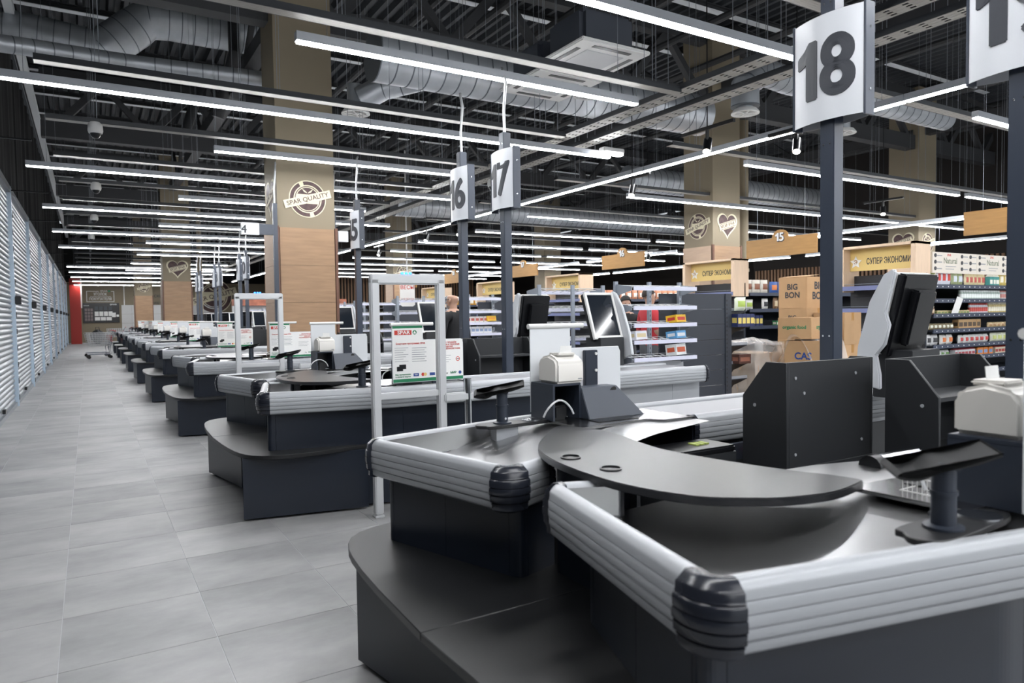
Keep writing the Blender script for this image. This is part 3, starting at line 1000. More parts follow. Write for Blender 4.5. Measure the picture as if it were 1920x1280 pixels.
for ch in list(UNITS[2].children):
    xs = [v.co.x for v in ch.data.vertices]; ys = [v.co.y for v in ch.data.vertices]
    if max(xs) > 2.45 and min(ys) > .4:
        bpy.data.objects.remove(ch)
_p = rounded(FRONT, [0, .04, .05, .5, 0], 8)
MB().sweep(mir(cut(_p, 1.13, 2.35), 1), PROF).build('bumper_rail', ALU, UNITS[2], smooth=True, ang=50)
def lane_items(build, label, n0=0, n1=NU, sides=(-1, 1), skip2=True):
    """build(s) -> thing in counter coordinates; copied to every lane"""
    for s in sides:
        k0 = n0
        o = build(s)
        base = Vector(o.location)
        for k in range(n0, n1):
            if k == 2 and s > 0 and skip2: continue
            lab = label % (LANE_F if s < 0 else LANE_R)[k]
            if k == n0:
                o['label'] = lab
                o.location = base+Vector((0, Yc(k), 0))
            else:
                dup(o, base+Vector((0, Yc(k), 0)), lab)

def shelf_box(s):
    t = thing('cash_shelf', '', 'shelf box', (2.60 if s > 0 else 3.14, s*.06, .735), 0, 'graphite shelf boxes behind the tills')
    y = lambda v: v*s
    w, dp, h = .64, .24, .47
    prof = [(0, 0), (dp, 0), (dp, .31), (.11, h), (0, h)]
    for x0 in (0, w-.018):
        MB().prism([(y(a), b) for a, b in prof], x0, x0+.018, 'x').build('side_panel', BOXM, t, bevel=.0015, seg=1)
    MB().box(.018, w-.018, *sorted((y(0), y(.018))), 0, h).build('back_panel', BOXM, t, bevel=.0015, seg=1)
    MB().box(.018, w-.018, *sorted((y(.018), y(dp-.01))), .0, .018).build('bottom_board', BOXM, t)
    MB().box(.018, w-.018, *sorted((y(.018), y(dp-.005))), .29, .308).build('top_shelf', BOXM, t)
    for px, pz in ((.06, .40), (.12, .33), (.5, .40), (.06, .06), (.55, .08)):
        MB().tube([(px, y(-.003), pz), (px, y(.001), pz)], .007, 10).build('screw_cap', GREYP, t)
    MB().tube([(-.003, y(.17), .27), (.001, y(.17), .27)], .008, 10).build('screw_cap', GREYP, t)
    return t
lane_items(shelf_box, 'graphite open shelf box with slanted sides behind the till of %s')

def printer_stand(s):
    t = thing('printer_stand', '', 'printer stand', (1.94 if s > 0 else 2.03, s*.90, .905), 0, 'dark printer stands')
    y = lambda v: v*s
    d = .20
    MB().box(0, .012, *sorted((y(0), y(d))), 0, .17).build('side_panel', DARKMETAL, t)
    MB().box(.16, .172, *sorted((y(0), y(d))), 0, .17).build('side_panel', DARKMETAL, t)
    MB().box(0, .172, *sorted((y(0), y(d))), .17, .182).build('top_plate', DARKMETAL, t, bevel=.002)
    MB().box(.012, .16, *sorted((y(d-.01), y(d))), 0, .17).build('back_plate', BLACK, t)
    MB()._add([(.172, y(.0), .155), (.40, y(.0), .155), (.53, y(-.07), .0), (.172, y(-.07), .0), (.172, y(.08), .155), (.40, y(.08), .155), (.53, y(.08), 0), (.172, y(.08), 0)],
              [(0, 1, 2, 3), (4, 5, 6, 7), (0, 1, 5, 4), (1, 2, 6, 5), (2, 3, 7, 6), (3, 0, 4, 7)]).build('sloped_cover', M('slate cover', '#3d434e', .35), t, bevel=.003)
    MB().lathe([(.019, 0), (.019, .002)], n=14).xf(Matrix.Translation((.37, y(-.012), .134)) @ Matrix.Rotation(radians(-65*s), 4, 'X')).build('cable_hole', BLACK, t)
    MB().box(.03, .11, *sorted((y(.03), y(.12))), .0, .07).build('power_brick', BLACK, t, bevel=.01)
    pts = [(.02+.09*cos(a), y(-.02+.02*sin(a*2)), .03+.075*abs(sin(a))) for a in [i*pi/10 for i in range(11)]]
    MB().tube(pts, .005, 6).build('cable', GATE, t, smooth=True)
    return t
lane_items(printer_stand, 'dark printer stand with sloped cover at the till of %s')

def printer(s):
    t = thing('receipt_printer', '', 'printer', (1.965 if s > 0 else 2.055, s*.90, 1.087), 0, 'white receipt printers')
    y = lambda v: v*s
    prof = [(.0, 0), (.17, 0), (.17, .10), (.15, .128), (.08, .142), (.02, .125), (.0, .10)]
    MB().prism([(y(a), b) for a, b in prof], 0, .17, 'x').build('body', CREAM, t, bevel=.012, seg=3)
    MB().box(.03, .14, *sorted((y(.03), y(.12))), .135, .15).build('lid', CREAM, t, bevel=.006)
    MB()._add([(.06, y(.06), .14), (.13, y(.06), .14), (.13, y(.055), .185), (.06, y(.055), .185), (.06, y(.058), .14), (.13, y(.058), .14), (.13, y(.053), .185), (.06, y(.053), .185)],
              [(0, 1, 2, 3), (4, 5, 6, 7), (0, 1, 5, 4), (1, 2, 6, 5), (2, 3, 7, 6), (3, 0, 4, 7)]).build('paper_slip', PAPER, t)
    MB().box(.13, .155, *sorted((y(-.001), y(.0))), .018, .024).build('badge', INKGR, t)
    return t
lane_items(printer, 'white receipt printer on the dark stand of %s')

def board(s):
    t = thing('partition_board', '', 'partition board', (1.95, s*1.12, .905), 0, 'white partition boards at the tills')
    pts = [(0, .02), (.60, .02), (.60, .315), (.585, .345), (.26, .345), (.255, .36), (.255, .46), (0, .46)]
    MB().prism(pts, -.004, .004, 'y').build('board', ACRYL, t, bevel=.002, seg=1)
    MB().tube([(-.01, 0, .465), (.34, 0, .465)], .014, 10).build('top_roll', WHITEP, t, smooth=True)
    MB().box(.335, .42, *sorted((-s*.005, -s*.03)), .0, .33).build('bracket', DARKMETAL, t, bevel=.003)
    for z in (.31, .22):
        MB().tube([(.405, -s*.03, z), (.405, -s*.036, z)], .008, 10).build('screw_cap', WHITEP, t)
    # printed sheet on the customer side (flat print)
    yp = s*.0046
    rot = (pi/2, 0, 0) if s < 0 else (pi/2, 0, pi)
    cx = .30
    o = bpy.data.objects.new('poster', None); COL.objects.link(o); o.parent = t
    o.location = (cx, yp, .23); o.rotation_euler = (0, 0, 0) if s < 0 else (0, 0, pi)
    mx = 1 if s < 0 else 1
    e = -.0008
    W_ = MB()
    W_.box(-.295, .295, e, 0, -.205, .11).box(-.295 if s < 0 else .045, -.05 if s < 0 else .295, e, 0, .11, .225)
    sh = W_.build('sheet', PAPER, o)
    gx = -1 if s < 0 else 1
    MB().box(-.295, .295, e*1.5, e, -.205, -.18).box(*((-.295, -.05) if s < 0 else (.05, .295)), e*1.5, e, .205, .225).build('green_band', INKG, o)
    x0 = -.29 if s < 0 else .05
    MB().box(x0+.01, x0+.15, e*2, e, .155, .19).build('red_logo', INKR, o)
    text('SPAR', .036, PAPER, o, (x0+.085, e*2, .172), name='lettering', bold=.03, width=.1)
    MB().tube([(x0+.175, e, .173), (x0+.175, e*2, .173)], .017, 16).build('round_emblem', INKG, o)
    MB().prism([(x0+.163, .163), (x0+.187, .163), (x0+.175, .187)], e*3, e*2, 'y').build('fir_emblem', PAPER, o)
    text('Бонусная программа SPAR', .02, INKR, o, (-.15, e*2, .088), bold=.01, width=.24)
    text('МЫ НЕ ПРОДАЁМ\nАЛКОГОЛЬ И ТАБАЧНЫЕ\nИЗДЕЛИЯ\nНЕСОВЕРШЕННОЛЕТНИМ', .0165, INKR, o, (.17, e*2, .062), bold=.01, width=.2)
    ln = MB()
    for i in range(7):
        z = .055-.017*i
        ln.box(-.28, -.17-.02*(i % 3), e*2, e, z, z+.003)
        ln.box(-.14, -.02-.015*(i % 2), e*2, e, z-.004, z)
        if i > 2: ln.box(.06, .17+.02*(i % 2), e*2, e, z-.02, z-.017)
    ln.build('small_print', INKGR, o)
    MB().box(-.265, -.215, e*2, e, -.12, -.085).box(-.245, -.19, e*2.5, e*1.5, -.105, -.07).build('card_picture', BLACK, o)
    text('Мы принимаем\nк оплате карты', .017, INKG, o, (-.215, e*2, -.155), bold=.01)
    MB().box(-.13, -.085, e*2, e, -.165, -.142).box(.005, .05, e*2, e, -.165, -.142).build('card_logo', INKB, o)
    text('VISA', .013, PAPER, o, (-.108, e*2.2, -.153), bold=.02)
    MB().tube([(-.052, e, -.153), (-.052, e*2, -.153)], .013, 14).build('card_logo', INKR, o)
    MB().tube([(-.032, e*1.5, -.153), (-.032, e*2.5, -.153)], .013, 14).build('card_logo', YELLOW, o)
    text('Pay', .018, INK, o, (.15, e*2, -.153))
    text('МИР', .024, INKG, o, (.21, e*2, -.153), bold=.02)
    MB().tube([(.268, e, -.153), (.268, e*2, -.153)], .013, 14).build('card_logo', INKB, o)
    rg = MB(); ring(rg, .013, .018, 0, 20); rg.xf(Matrix.Translation((.25, e*2, -.045)) @ Matrix.Rotation(pi/2, 4, 'X'))
    rg.build('no_smoking_sign', INKR, o)
    MB().box(.24, .262, e*2.2, e, -.048, -.043).build('cigarette', BLACK, o)
    return t
lane_items(board, 'white stepped partition board with bonus poster by the till of %s')

def terminal(s):
    t = thing('card_terminal_stand', '', 'card terminal stand', (1.70 if s > 0 else 1.74, s*.985 if s > 0 else -1.04, .905), 0, 'card terminal stands on oval plates')
    y = lambda v: v*s
    pts = [(-.14+.03, -.035), (-.1, -.06), (0, -.065), (.12, -.05), (.24, -.04), (.27, 0), (.24, .04), (.1, .055), (-.06, .06), (-.12, .045), (-.14, .0)]
    MB().prism([(a, y(b)) for a, b in catmull(pts, 3)], -.012, .004).build('base_plate', BLACKTOP, t, bevel=.002, seg=1)
    MB().box(-.05, .07, *sorted((y(-.03), y(.03))), -.09, -.012).build('mount_block', GREYP, t)
    rg = MB(); rg.lathe([(.03, .004), (.05, .004), (.05, .008), (.03, .008)], (.17, 0, 0), 24)
    rg.build('plate_ring', CHROME, t, smooth=True)
    MB().lathe([(.045, .004), (.045, .010), (.03, .014), (.028, .014), (.028, .085), (.031, .085), (.031, .095), (.027, .095), (.027, .15)], n=20).build('post', DARKMETAL, t, smooth=True)
    MB().tube([(.0, y(-.03), .03), (.0, y(-.034), .03)], .006, 8).build('screw', CHROME, t)
    # curved cradle, tilted
    pr = catmull([(-.115, -.012), (-.09, -.028), (-.055, -.022), (-.02, .002), (.02, .006), (.065, .018), (.11, .042)], 3)[:19]
    lo = [(a, b-.006) for a, b in reversed(pr)]
    c = MB().prism(pr+lo, -.04, .04, 'y')
    mt = Matrix.Translation((-.01, 0, .165)) @ Matrix.Rotation(radians(-30), 4, 'Z') @ Matrix.Rotation(radians(2), 4, 'Y') @ Matrix.Rotation(radians(14), 4, 'X')
    c.xf(mt).build('cradle', M('matt black plastic', '#0c0d0f', .6), t, smooth=True, ang=50)
    MB().box(-.03, .03, -.028, .028, .145, .165).xf(Matrix.Rotation(radians(-30), 4, 'Z')).build('cradle_block', DARKMETAL, t, bevel=.004)
    return t
lane_items(terminal, 'black card terminal cradle on a short post at %s')

def kiosk(s):
    """leaning customer screen on its pedestal"""
    t = thing('customer_screen', '', 'screen', (4.46, -.5, .90) if s < 0 else (4.24, .45, .90), 0, 'leaning customer screens')
    y = lambda v: v*s
    R = Matrix.Translation((0, y(.02), .27)) @ Matrix.Scale(1.08, 4) @ Matrix.Rotation(radians(20*s if s < 0 else 13), 4, 'X')
    def add(mb, name, mat, **k): mb.xf(R).build(name, mat, t, **k)
    MB().box(-.14, .16, *sorted((y(-.10), y(.14))), 0, .29).build('pedestal', BOXM, t, bevel=.004)
    fr = MB()
    for a in ((-.17, -.145, -.02, .44), (.145, .17, -.02, .44), (-.145, .145, .415, .44), (-.145, .145, -.02, .01)):
        fr.box(a[0], a[1], *sorted((y(.05), y(.08))), a[2], a[3])
    add(fr, 'bezel', WHITEP, bevel=.004)
    add(MB().box(-.145, .145, *sorted((y(.055), y(.072))), .01, .415), 'screen', M('screen glass', '#1a1f26', .08))
    add(MB().box(-.165, .165, *sorted((y(.0), y(.05))), -.02, .44), 'back_cover', BLACK, bevel=.01)
    add(MB().box(-.09, .09, *sorted((y(-.05), y(.0))), .05, .36), 'rear_housing', BLACK, bevel=.01)
    pf = [(y(-.02), -.2), (y(.13), -.2), (y(.16), 0), (y(.15), .26), (y(.105), .42), (y(.06), .46), (y(.045), .45), (y(.045), .22), (y(.01), .16), (y(.01), .05), (y(.045), -.02), (y(.0), -.12)]
    for x0 in ((.175,) if s < 0 else (-.205,)):
        q = MB().prism(pf, x0, x0+.03, 'x'); q.xf(R).build('side_cheek', M('pale screen cheek', '#c9ccd0', .35), t, bevel=.006)
    return t
lane_items(kiosk, 'tilted customer screen with pale cheeks over the counter of %s')

# ---- number posts
def sign_post(num, loc, label, small=False):
    t = thing('lane_number_post', label, 'lane sign', loc)
    pw = .03 if small else .04
    MB().box(-pw, pw, -pw, pw, 0, 3.09).build('post', POLE, t, bevel=.004)
    for z in (2.28, 2.99, 1.3):
        for yy in (-.018, .018):
            MB().tube([(-.042, yy, z), (-.038, yy, z)], .005, 8).build('screw', CHROME, t)
    pts = [(0, 0, 3.09), (0, .01, 3.3), (.02, .0, 3.55), (.05, .1, 3.7), (.1, .2, 3.75)]
    MB().tube(pts, .014, 8).build('conduit', GATE, t, smooth=True)
    hw, zc, hh = .2, 2.66, .265
    if small:
        d = 1 if num == '' else -1
        x0, x1 = (.06, .22) if d > 0 else (-.47, -.23)
        MB().box(x0, x1, -.04, .04, 2.62, 2.79).build('sign_box', ACRYL, t, bevel=.004)
        MB().box(*sorted((d*.03, x0 if d > 0 else x1)), -.03, .03, 2.63, 2.78).build('bracket', POLE, t)
        if num: text(num, .15, INK, t, (-.44, -.042, 2.7), bold=.02)
        return t
    n = 10
    for sx in (-1, 1):
        pr = []
        for i in range(n+1):
            yv = -hw+2*hw*i/n
            pr.append((sx*(.032+.045*(1-(yv/hw)**2)), yv))
        bk = [(a-sx*.003, b) for a, b in reversed(pr)]
        MB().prism(pr+bk, zc-hh, zc+hh).build('sign_face', M('sign white', '#d5d8dd', .3), t, smooth=True, ang=40)
        text(num, .40, M('sign digits', '#3a3d44', .5), t, (sx*.0785, 0, zc), (pi/2, 0, -pi/2 if sx < 0 else pi/2), bold=.03, ext=.003, width=.30 if len(num) > 1 else None, bend=1.1, name='number')
    for sy in (-1, 1):
        MB().box(-.038, .038, sy*hw-.006, sy*hw+.006, zc-hh-.01, zc+hh+.01).build('end_plate', POLE, t, bevel=.002)
        for z in (-.15, .15):
            MB().tube([(0, sy*(hw+.006), zc+z), (0, sy*(hw+.009), zc+z)], .007, 8).build('screw', CHROME, t)
    return t
NW = {19: 'nineteen', 18: 'eighteen', 17: 'seventeen', 16: 'sixteen', 15: 'fifteen', 10: 'ten', 9: 'nine', 8: 'eight', 7: 'seven', 6: 'six', 5: 'five', 4: 'four', 3: 'three', 2: 'two', 1: 'one'}
FN = [19, 17, 15, None, 10, 8, 6, 4, 2]
RN = [18, 16, None, None, 9, 7, 5, 3, 1]
for k in range(NU):
    if FN[k]:
        sign_post(str(FN[k]), (3.3+.012*k, Yc(k)-.54, 0), 'slate post carrying the white curved lane sign reading %s' % NW[FN[k]])
    if RN[k]:
        sign_post(str(RN[k]), (3.3+.012*k, Yc(k)+.325, 0), 'slate post carrying the white curved lane sign reading %s' % NW[RN[k]])
sign_post('4', (2.365, 10.52, 0), 'slate post with a small white box sign marked 4 against the oak column', True)
sign_post('', (3.36, 10.95, 0), 'slate post with a blank white box sign behind the sign 15', True)

# ---- security gates
def gate(loc, label):
    t = thing('security_gate', label, 'security gate', loc, radians(-3))
    tilt = 0
    for x in (0, .50):
        MB().box(x-.03, x+.03, -.035, .035, .02, 1.70).build('upright', GATE, t, bevel=.008)
        MB().box(x-.034, x+.034, -.04, .04, 0, .02).build('foot_plate', GATE, t, bevel=.004)
    MB().box(-.03, .53, -.035, .035, 1.66, 1.735).build('top_bar', GATE, t, bevel=.01)
    MB().box(.0, .5, -.02, .02, .84, .885).build('cross_bar', GATE, t, bevel=.004)
    for x in (.205, .235, .265):
        MB().lathe([(.012, 1.734), (.01, 1.745), (.003, 1.749)], (x, -.02, 0), 10).build('blue_lamp', BLUELED, t, smooth=True)
    MB().box(.245, .255, -.04, -.034, .05, .84).build('cable_strip', GATE, t) if False else None
    return t
GX = 1.735
g = gate((GX, 4.75, 0), 'white security gate frame with blue lamps in front of the lane 17 poster')
dup(g, (GX-.2, 4.75+4.17, 0), 'white security gate frame with blue lamps beside lane fifteen')
def barrier(loc, label):
    t = thing('barrier_post', label, 'barrier post', loc)
    MB().tube([(0, 0, 0), (0, 0, .955)], .032, 14).build('post', CHROME, t, smooth=True)
    MB().lathe([(.05, 0), (.05, .01), (.024, .014)], n=16).build('foot', CHROME, t, smooth=True)
    MB().box(-.2, .04, -.03, .03, .79, .855).build('arm_box', GATE, t, bevel=.01)
    return t
b = barrier((2.44, 4.7, 0), 'chrome barrier post with a white box arm beside the lane 17 poster')
for k in (2,):
    dup(b, (2.44, 4.7+4.17*(k-1), 0), 'chrome barrier post with a white box arm beside %s' % LANE_F[k])
# bits lying in the cashier well of the nearest counter
t = thing('scale_keypad', 'dark keypad with yellow keys lying in the till well of lane 18', 'keypad', (2.3, Yc(0)+.35, .80))
MB().box(-.2, .2, -.1, .1, 0, .03).build('body', BLACK, t, bevel=.008)
for i in range(3):
    MB().box(.03+i*.03, .05+i*.03, -.02, .03, .03, .036).build('key', M('yellow keys', '#9fae5a', .5), t)
MB().box(-.2, .2, -.1, .1, -.8, 0).build('pedestal', BOXM, t)
t = thing('till_drawer', 'steel cash drawer on the shelf inside the box of lane 19', 'cash drawer', (3.2, Yc(0)-.28, .75))
MB().box(0, .4, -.02, .16, 0, .05).build('body', STEEL, t, bevel=.004)
MB().box(.02, .38, -.03, -.02, .008, .042).build('front', CHROME, t)
t = thing('wire_basket', 'white wire basket standing behind the card terminal of lane 19', 'basket', (2.02, Yc(0)-.88, .905))
mb = MB()
for i in range(13):
    mb.tube([(i*.02, 0, 0), (i*.02, 0, .12)], .0018, 5)
for z in (0, .06, .12):
    mb.tube([(0, 0, z), (.24, 0, z), (.24, .15, z), (0, .15, z), (0, 0, z)], .003, 5)
for i in range(8):
    mb.tube([(0, i*.02, 0), (0, i*.02, .12)], .0018, 5).tube([(.24, i*.02, 0), (.24, i*.02, .12)], .0018, 5)
mb.xf(Matrix.Scale(.7, 4)).build('wires', WHITEP, t)
t = thing('hand_scanner', 'grey barcode scanner lying behind the card terminal of lane 19', 'scanner', (2.45, Yc(0)-.52, .80))
MB().tube([(-.12, 0, .09), (.12, 0, .09)], [.04, .035], 14).build('body', CHROME, t, smooth=True)
MB().tube([(-.17, 0, .09), (-.12, 0, .09)], .042, 14).build('head', BLACK, t, smooth=True)
MB().box(-.2, .2, -.1, .1, 0, .05).build('cradle', GREYP, t, bevel=.006)
MB().box(-.2, .2, -.1, .1, -.8, 0).build('pedestal', BOXM, t)

# ================================================================== IMPULSE RACKS AT THE LANE ENTRIES
def impulse_rack(s):
    t = thing('impulse_rack', '', 'shelf rack', (4.7 if s < 0 else 4.3, s*.42, 0), 0, 'open wire racks at the lane entries')
    y = lambda v: v*s
    for x in (0, .46, .9):
        MB().box(x-.02, x+.02, -.015, .015, .9, 1.76).build('upright', RACKM, t)
        mb = MB()
        z = .94
        while z < 1.74:
            mb.box(x-.004, x+.004, *sorted((y(.0152), y(.0158))), z, z+.022); z += .05
        mb.build('slots', BLACK, t)
    MB().box(-.03, .93, -.03, .03, .0, .9).build('base_panel', GREYP, t)
    for z in (.93, 1.11, 1.28, 1.46, 1.66):
        MB().box(.02, .9, *sorted((y(.25), y(.265))), z, z+.04).build('price_rail', LILAC, t)
        wb = MB()
        for i in range(9):
            wb.tube([(.02+.11*i, y(.02), z+.06), (.02+.11*i, y(.25), z+.025)], .003, 5)
        wb.tube([(.0, y(.02), z+.06), (.9, y(.02), z+.06)], .004, 5).tube([(.0, y(.13), z+.045), (.9, y(.13), z+.045)], .004, 5)
        wb.build('wire_shelf', GATE, t)
        for x in (0, .9):
            MB().prism([(y(.015), z+.07), (y(.25), z+.04), (y(.25), z+.0), (y(.015), z-.05)], x-.004, x+.004, 'x').build('bracket', RACKM, t)
    return t
lane_items(impulse_rack, 'open rack of white wire shelves at the entry of %s', 1, 6, (-1, 1), False)
def slat_panel(s):
    t = thing('slat_panel_stand', '', 'display stand', (5.35, s*.36, 0), 0, 'charcoal slatted display stands')
    y = lambda v: v*s
    for i in range(9):
        MB().box(0, 1.02, *sorted((y(-.0), y(.02))), .05+i*.177, .05+i*.177+.172).build('slat', SHELF, t)
    MB().box(1.02, 1.12, -.03, .03, 0, 1.64).build('end_post', SHELF, t)
    mb = MB(); z = .1
    while z < 1.6:
        mb.box(1.035, 1.05, *sorted((y(.0302), y(.031))), z, z+.02); z += .05
    mb.build('slots', BLACK, t)
    for z in (.62, .80, 1.02, 1.24, 1.43):
        MB().box(1.12, 1.42, *sorted((y(-.3), y(.0))), z, z+.012).build('end_shelf', M('smoky shelf', '#3b3f46', .2), t)
        MB().prism([(1.12, z), (1.40, z), (1.3, z-.03), (1.18, z-.06), (1.12, z-.12)], *sorted((y(-.005), y(.005))), 'y').build('bracket', BLACK, t)
        MB().box(1.12, 1.42, *sorted((y(.0), y(.004))), z+.01, z+.045).build('front_lip', M('clear lip', '#aab0b8', .15, alpha=.5), t)
    return t
lane_items(slat_panel, 'charcoal slatted panel with end shelves at the entry of %s', 1, 6, (-1,))

# ================================================================== PACKS
GEN = {}
def pack_mesh(kind, w, d, h, c1, c2, seed=0):
    key = (kind, w, d, h, c1, c2)
    if key in GEN: return GEN[key]
    m1 = M('pack '+c1, c1, .45); m2 = M('pack '+c2, c2, .45)
    mb = MB()
    if kind == 'box':
        mb.box(-w/2, w/2, -d/2, d/2, 0, h)
        for sgn in (-1, 1):
            mb.box(-w*.4, w*.4, sgn*d/2-.0008, sgn*d/2+.0008, h*.25, h*.7, 1)
            mb.box(sgn*w/2-.0008, sgn*w/2+.0008, -d*.35, d*.35, h*.3, h*.7, 1)
        me = mb.mesh(kind, [m1, m2])
    elif kind == 'bag':
        def pill(u, v):
            a = (u-.5)*2; b = v
            th = d/2*(1-abs(a)**3)*(sin(pi*min(1, max(0, b*1.02)))**.45 if 0 < b < 1 else 0)
            return a, b, th
        for sgn, mi in ((-1, 0), (1, 0)):
            nu, nv = 6, 7
            vs = []
            for i in range(nu+1):
                for j in range(nv+1):
                    a, b, th = pill(i/nu, j/nv)
                    vs.append((a*w/2*(1-.06*sin(pi*b)), sgn*th, b*h))
            fs = []; 
            o = len(mb.v)
            mb.v += vs
            for i in range(nu):
                for j in range(nv):
                    mb.f.append((o+i*(nv+1)+j, o+(i+1)*(nv+1)+j, o+(i+1)*(nv+1)+j+1, o+i*(nv+1)+j+1))
                    mb.m.append(1 if 1 < j < 5 and 0 < i < nu-1 else 0)
        me = mb.mesh(kind, [m1, m2], smooth=True)
    elif kind == 'jar':
        mb.lathe([(w*.48, 0), (w*.5, h*.05), (w*.5, h*.7), (w*.4, h*.8), (w*.4, h*.83)], n=10)
        mb.lathe([(w*.43, h*.83), (w*.43, h)], n=10, mi=1)
        mb.lathe([(w*.505, h*.2), (w*.505, h*.6)], n=10, mi=1)
        me = mb.mesh(kind, [m1, m2], smooth=True)
    else:   # carton with a gable top
        mb.box(-w/2, w/2, -d/2, d/2, 0, h*.8)
        mb.prism([(-d/2, h*.8), (d/2, h*.8), (.003, h), (-.003, h)], -w/2, w/2, 'x', 1)
        mb.box(-w*.4, w*.4, -d/2-.0008, d/2+.0008, h*.2, h*.55, 1)
        me = mb.mesh(kind, [m1, m2])
    GEN[key] = me
    return me
NAMES = {'box': 'packet', 'bag': 'snack_bag', 'jar': 'jar', 'carton': 'carton'}
def row_of(kind, w, d, h, c1, c2, x0, x1, y, z, label, group, along='x', step=None, jitter=.1, rotbase=0):
    me = pack_mesh(kind, w, d, h, c1, c2)
    st = step or w*1.06
    n = max(1, int((x1-x0)/st))
    for i in range(n):
        p = x0+st*(i+.5)
        o = ob(NAMES[kind], me, None, (p, y, z) if along == 'x' else (y, p, z), (0, 0, rotbase+random.uniform(-jitter, jitter)))
        tag(o, ORD[i]+' '+label if n > 1 else label, NAMES[kind].split('_')[-1], group)

# ================================================================== GONDOLAS AND END CAPS
ECX = 10.6
EC = [(5.86, 7.09, 'СУПЕР ЭКОНОМИЯ'), (9.30, 10.65, 'СУПЕР ЭКОНОМИЯ'), (14.2, 15.77, 'СУПЕР ЭКОНОМИЯ'), (18.05, 19.69, 'СУПЕР ЭКОНОМИЯ'), (22.3, 24.0, 'СУПЕР ЭКОНОМИЯ')]
STEELBACK = M('dark shelf back', '#2b2c30', .55)
for k, (ya, yb, tx) in enumerate(EC):
    w = yb-ya
    t = thing('end_cap_shelf', '%s end shelf with a yellow banner framed in pale pine, counted from sign nineteen' % ORD[k], 'shelf unit', (ECX, yb, 0))
    # local: x away from camera side, y from -w to 0
    for yy in (-w, -.07):
        MB().box(0, .42, yy, yy+.07, 1.72, 2.45).build('frame_post', PALEWOOD, t, bevel=.003)
    MB().box(0, .42, -w, 0, 2.41, 2.45).build('frame_top', PALEWOOD, t, bevel=.003)
    MB().box(.18, .2, -w+.07, -.07, 2.06, 2.41).build('banner', YELLOW, t)
    text(tx, .135, INK, t, (.178, -w*.55-.06, 2.2), (pi/2, 0, -pi/2), bold=.012, width=w*.62)
    st = MB()
    pts = []
    for i in range(10):
        a = pi/2+2*pi*i/10
        rr = .105 if i % 2 == 0 else .05
        pts.append((-.17+rr*cos(a)*-1, 2.2+rr*sin(a)))
    st.prism(pts, .172, .178, 'x')
    st.build('star', PAPER, t)
    text('Э', .09, WOODY, t, (.171, -.17, 2.2), (pi/2, 0, -pi/2), bold=.03)
    MB().box(.30, .33, -w, 0, 0, 1.98).build('back_panel', SHELF, t)
    for z in (.12, .68, 1.05, 1.41, 1.77):
        MB().box(.0, .3, -w+.02, -.02, z, z+.02).build('shelf', STEELBACK, t)
        MB().box(-.015, 0, -w+.02, -.02, z-.03, z+.04).build('price_rail', RAIL, t)
        MB().tube([(.02, -w+.03, z+.07), (.02, -.03, z+.07)], .004, 6).build('guard_wire', RACKM, t)
    for i in range(5):
        MB().box(.29, .30, -w+.01, -.01, .2+.36*i, .2+.36*i+.345).build('back_slat', STEELBACK, t)
    MB().box(.02, .3, -w, 0, 0, .1).build('plinth', SHELF, t)

def gondola(ya, yb, xa, xb, zs, label, header=False):
    t = thing('gondola', label, 'shelf unit', (xa, (ya+yb)/2, 0))
    L, d = xb-xa, (yb-ya)/2
    MB().box(0, L, -.02, .02, 0, 2.0 if not header else 1.95).build('back_panel', SHELF, t)
    MB().box(0, L, -d, d, 0, .14).build('plinth', SHELF, t)
    for z in zs:
        MB().box(0, L, -d, d, z-.025, z).build('shelf', SHELF, t)
        for s in (-1, 1):
            MB().box(0, L, s*d-.008, s*d+.008, z-.05, z+.015).build('price_rail', M('charcoal price rail', '#3a4152', .4), t)
        if header:
            tg = MB()
            x = .08
            while x < L:
                tg.box(x, x+.018, -d-.012, -d-.008, z-.028, z-.012); x += .16
            tg.build('price_dots', PAPER, t)
    if header:
        for i in range(int(L/1.33)):
            hb = MB().box(i*1.33+.004, i*1.33+1.326, -d+.02, -d+.04, 1.98, 2.30).build('header_board', M('cream header', '#d6cfc4', .6), t)
            text('Natural', .13, M('olive ink', '#5c6b50', .6), hb, (i*1.33+.52, -d+.02, 2.17), bold=.005)
            text('SPAR', .05, INKR, hb, (i*1.33+.48, -d+.02, 2.26), bold=.02)
            ln = MB()
            for j in range(3):
                for cx in (.08, .86, 1.12):
                    ln.tube([(i*1.33+cx, -d+.012, 2.25-.1*j), (i*1.33+cx, -d+.02, 2.25-.1*j)], .03, 10)
            ln.build('icons', INK, hb)
            l2 = MB()
            for j in range(3):
                for cx, ww in ((.13, .14), (.91, .13), (1.17, .13)):
                    l2.box(i*1.33+cx, i*1.33+cx+ww, -d+.017, -d+.02, 2.24-.1*j, 2.255-.1*j)
            l2.box(i*1.33+.38, i*1.33+.68, -d+.017, -d+.02, 2.08, 2.09).box(i*1.33+.38, i*1.33+.62, -d+.017, -d+.02, 2.04, 2.05)
            l2.build('small_print', INKGR, hb)
    return t
ZS1 = [.42, .66, .86, 1.10, 1.34, 1.57, 1.79]
gondola(5.83, 7.05, 11.05, 20, ZS1, 'long rack of packaged natural foods behind the first yellow banner', True)
ZS2 = [.42, .80, 1.13, 1.46, 1.78]
gondola(9.3, 10.6, 11.05, 21, ZS2, 'long grocery rack behind the second yellow banner')
gondola(14.2, 15.7, 11.05, 21, ZS2, 'long grocery rack behind the third yellow banner')
gondola(18.1, 19.6, 11.05, 21, ZS2, 'long grocery rack behind the fourth yellow banner')
gondola(22.3, 23.9, 11.05, 21, ZS2, 'long grocery rack behind the fifth yellow banner')
gondola(27, 28.4, 10.5, 21, ZS2, 'long grocery rack far back past the fifth yellow banner')
